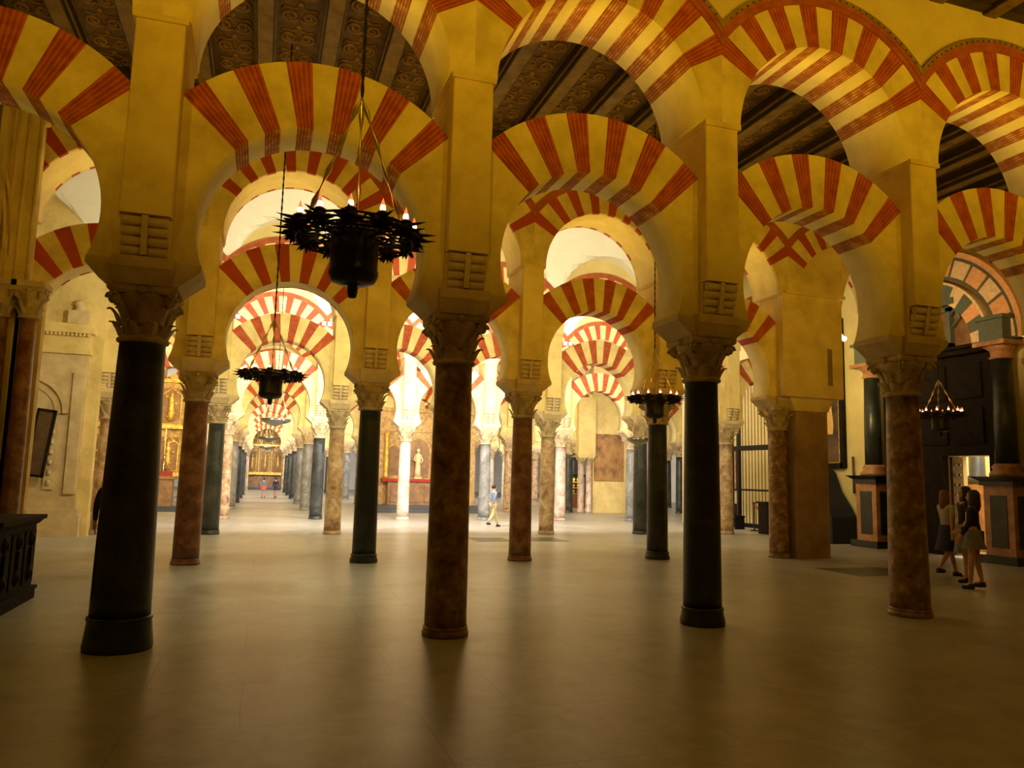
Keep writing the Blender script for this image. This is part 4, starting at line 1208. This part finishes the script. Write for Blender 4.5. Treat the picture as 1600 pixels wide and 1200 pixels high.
    if long_hair: prof = [(.001, 1.735), (.05, 1.725), (.084, 1.69), (.098, 1.64), (.10, 1.56), (.105, 1.45), (.08, 1.36), (.03, 1.33)]
    mb.lathe(prof, 18, 0, Matrix.Translation((0, -.022 if not long_hair else -.035, 0)) @ Matrix.Diagonal((.92, 1.0, 1, 1)), True, False)
    ob('hair', mb.mesh('hair', [M[hair]]), t)
    if bag:
        ob('shoulder_bag', MB().box(.17, .27, -.14, .14, .78, 1.0).tube([(.2, -.1, 1.0), (.12, -.02, 1.45), (.2, .1, 1.0)], .012, 6).mesh('shoulder_bag', [M['blackc']]), t)
    return t
person((7.40, 24.35, 0), rad(-75), 1.38, 'man in a blue shirt and khaki trousers walking across the bright floor', 'bluesh', 'khaki', 'trousers', .26, 'hairb', 'long', arms=((.35, .3), (-.4, .2)))
person((12.35, 11.25, 0), rad(-95), 1.60, 'young woman in pale top and dark skirt striding behind the brown column, auburn hair', 'lightc', 'navy', 'skirt', .25, 'hairr', 'short', True, ((.3, .5), (-.3, .3)))
person((12.0, 10.55, 0), rad(60), 1.68, 'dark haired woman in black top and grey skirt standing in the middle of the group', 'blackc', 'greyc', 'skirt', .05, 'hairb', 'short', True, ((.1, .35), (.05, .3)))
person((11.38, 9.85, 0), rad(35), 1.62, 'girl in black top and short grey skirt, rightmost of the group, bare legs', 'blackc', 'greyc', 'miniskirt', .07, 'hairb', 'long', True, ((.15, .4), (.1, .9)), bag=True)
person((-2.10, 12.95, 0), rad(180), 1.62, 'dim person in black half hidden behind the black-green column', 'blackc', 'blackc', 'trousers', .08, 'hairb', 'long')
person((.25, 49.0, 0), rad(10), 1.22, 'distant person with red skirt, left of the pair in the long aisle', 'bluesh', 'orc', 'miniskirt', .1, 'hairb', 'short', fingers=False)
person((.95, 49.3, 0), rad(-15), 1.24, 'distant person in dark navy clothes, right of the pair in the long aisle', 'navy', 'navy', 'miniskirt', .14, 'hairb', 'long', fingers=False)
person((2.2, 52.3, 0), rad(0), 1.25, 'distant person in a red jacket at the right side of the long aisle', 'redc', 'navy', 'trousers', .1, 'hairb', 'long', fingers=False)
person((25.3, 44.5, 0), rad(170), 1.5, 'far person in a red jacket seen between the black columns, right of centre', 'redc', 'blackc', 'trousers', .05, 'hairg', 'long', fingers=False)

# ------------------------------------------------------------------ lights
def area(loc, direc, power, col, size=.5, sy=None, name='flood_and_fill'):
    l = bpy.data.lights.new(name, 'AREA'); l.energy = power; l.color = col; l.size = size
    if sy: l.shape = 'RECTANGLE'; l.size_y = sy
    o = bpy.data.objects.new(name, l); C.objects.link(o); o.location = loc
    o.rotation_euler = Vector(direc).to_track_quat('-Z', 'Y').to_euler()
    return o
def point(loc, power, col, r=.08, name='lamp_and_fill'):
    l = bpy.data.lights.new(name, 'POINT'); l.energy = power; l.color = col; l.shadow_soft_size = r
    o = bpy.data.objects.new(name, l); C.objects.link(o); o.location = loc
    return o
AMB = (1.0, .57, .02); YEL = (1.0, .72, .20); GOLD = (1.0, .68, .10); WARM = (1.0, .93, .58); WHT = (1.0, .92, .70); NEUT = (1.0, .96, .92)
E1, E2, E3, E4, E5 = 55, 40, 130, 260, 220
def up(x, y, z, direc, power, col, size=.3, sy=.8, spread=180):
    o = area((x, y, z), direc, power, col, size, sy)
    o.data.spread = rad(spread)
    return o
# nearest aisle: upward floods out of frame
for x in (-3.6, -.2, 3.4, 6.9, 10.5, 13.5):
    up(x, 1.6, 4.0, (.1, 1, .95), 52, AMB, .5, .5, 104)
# behind the pillars of each arcade, facing on down the hall
for i in range(0, 5):
    up(CX(i), RY(1) + HALF + .06, 4.9, (0, 1, .5), 36, AMB, .30, .8, 140)
for i in range(0, 5):
    up(CX(i), RY(2) + HALF + .06, 5.0, (0, 1, .12), 135 if i < 3 else 105, WARM)
for i in range(0, 7):
    up(CX(i), RY(3) + HALF + .06, 5.0, (0, 1, -.12), (270, 360, 700, 480, 170, 100, 100)[i], (WHT, NEUT, NEUT, NEUT, WHT, WHT, WHT)[i])
for i in range(0, 7):
    up(CX(i), RY(4) + HALF + .06, 5.0, (0, 1, -.1), (150, 130, 30, 60, 110, 90, 90)[i], (YEL, WHT, YEL, YEL, WHT, WHT, WHT)[i])
# uplights lying on the crowns of the lower arches
for b in range(-1, 4):
    up(CX(b) + S / 2, RY(1) + .05, ZC_LO + RO_LO + .03, (0, 0, 1), 9, GOLD, .25, .2, 170)
    up(CX(b) + S / 2, RY(2) + .05, ZC_LO + RO_LO + .03, (0, 0, 1), 9, GOLD if b > 1 else YEL, .25, .2, 170)
up(.4, 12.2, 8.2, (0, 0, -1), 24, WARM, .3, .3, 60)  # added downlight, no fixture there, brightening the floor behind the front arcade
up(3.5, 12.2, 8.2, (0, 0, -1), 12, WARM, .3, .3, 60)  # weaker added downlight for the same floor, one bay to the right
# added fill points behind the imposts, lighting the undersides of the lower arches
for i in range(-1, 5):
    point((CX(i), RY(1) + HALF + .10, 3.95), 15, GOLD, .04)
    point((CX(i), RY(2) + HALF + .10, 3.95), 9, YEL, .04)
# added amber downlights tinting the nearest floor, no lamp hangs there
for x in (1.5, 9.0):
    up(x, 2.5, 8.0, (0, .35, -1), 15, AMB, .6, .6, 150)
for r in (5, 6, 7, 8, 9):
    for i in ((0, 1) if r > 7 else (0, 1, 3, 5, 7)):
        up(CX(i), RY(r) + HALF + .06, 5.0, (0, 1, 0), 150 if r == 5 else 300, WHT if r == 5 else NEUT)
# chandelier glow
for c in ((.53, 5.25, 3.62), (.07, 11.9, 3.3), (6.75, 12.3, 3.35), (13.45, 12.3, 3.4)):
    point(c, 2, (1, .30, .10), .05)
# side chapels and altars, lit from behind the pillars
area((18.6, 24.2, 7.2), (0, 0, -1), 60, GOLD, 1.0)
area((16.7, 39.75, 1.7), (0, .3, -1), 12, YEL, .8)
area((18.6, 14.2, 7.0), (0, 0, -1), 800, NEUT, 1.2)
up(12.5, 15.35, 4.6, (1, .75, -.02), 40, YEL, .3, .3, 120)
up(12.42, 12.0, 5.25, (1, .6, .22), 20, (1, .66, .3), .2, .2, 80)
up(CX(-1), RY(4) + HALF + .06, 4.9, (0, 1, -.2), 120, YEL)
up(CX(2), RY(4) + HALF + .1, 4.6, (0, 1, -.25), 16, YEL)
point((12.95, YP - .45, 5.1), 4, YEL, .02)

# ------------------------------------------------------------------ world, camera, view
w = bpy.data.worlds.new('World'); bpy.context.scene.world = w; w.use_nodes = True
w.node_tree.nodes['Background'].inputs[0].default_value = (.02, .012, .004, 1)
w.node_tree.nodes['Background'].inputs[1].default_value = 1.0

yaw, pitch, roll = 0.3148657973589149, 0.12078225805104748, 0.02425297157520488
fw = Vector((math.sin(yaw) * math.cos(pitch), math.cos(yaw) * math.cos(pitch), math.sin(pitch)))
rt = Vector((math.cos(yaw), -math.sin(yaw), 0)); up = rt.cross(fw)
r2 = rt * math.cos(roll) + up * math.sin(roll); u2 = -rt * math.sin(roll) + up * math.cos(roll)
cam = bpy.data.cameras.new('Camera'); co = bpy.data.objects.new('Camera', cam); C.objects.link(co)
mt = Matrix((r2, u2, -fw)).transposed().to_4x4(); mt.translation = (0, 0, H)
co.matrix_world = mt
cam.sensor_fit = 'HORIZONTAL'; cam.sensor_width = 36; cam.lens = 1187.684 / 1600 * 36; cam.clip_end = 300; cam.clip_start = .05
sc = bpy.context.scene; sc.camera = co
sc.view_settings.view_transform = 'Standard'; sc.view_settings.look = 'None'
sc.view_settings.exposure = 0.0; sc.view_settings.gamma = 1.0; sc.view_settings.use_curve_mapping = False
sc.cycles.use_denoising = True
sc.cycles.max_bounces = 6; sc.cycles.diffuse_bounces = 4; sc.cycles.glossy_bounces = 3
sc.cycles.sample_clamp_indirect = 6
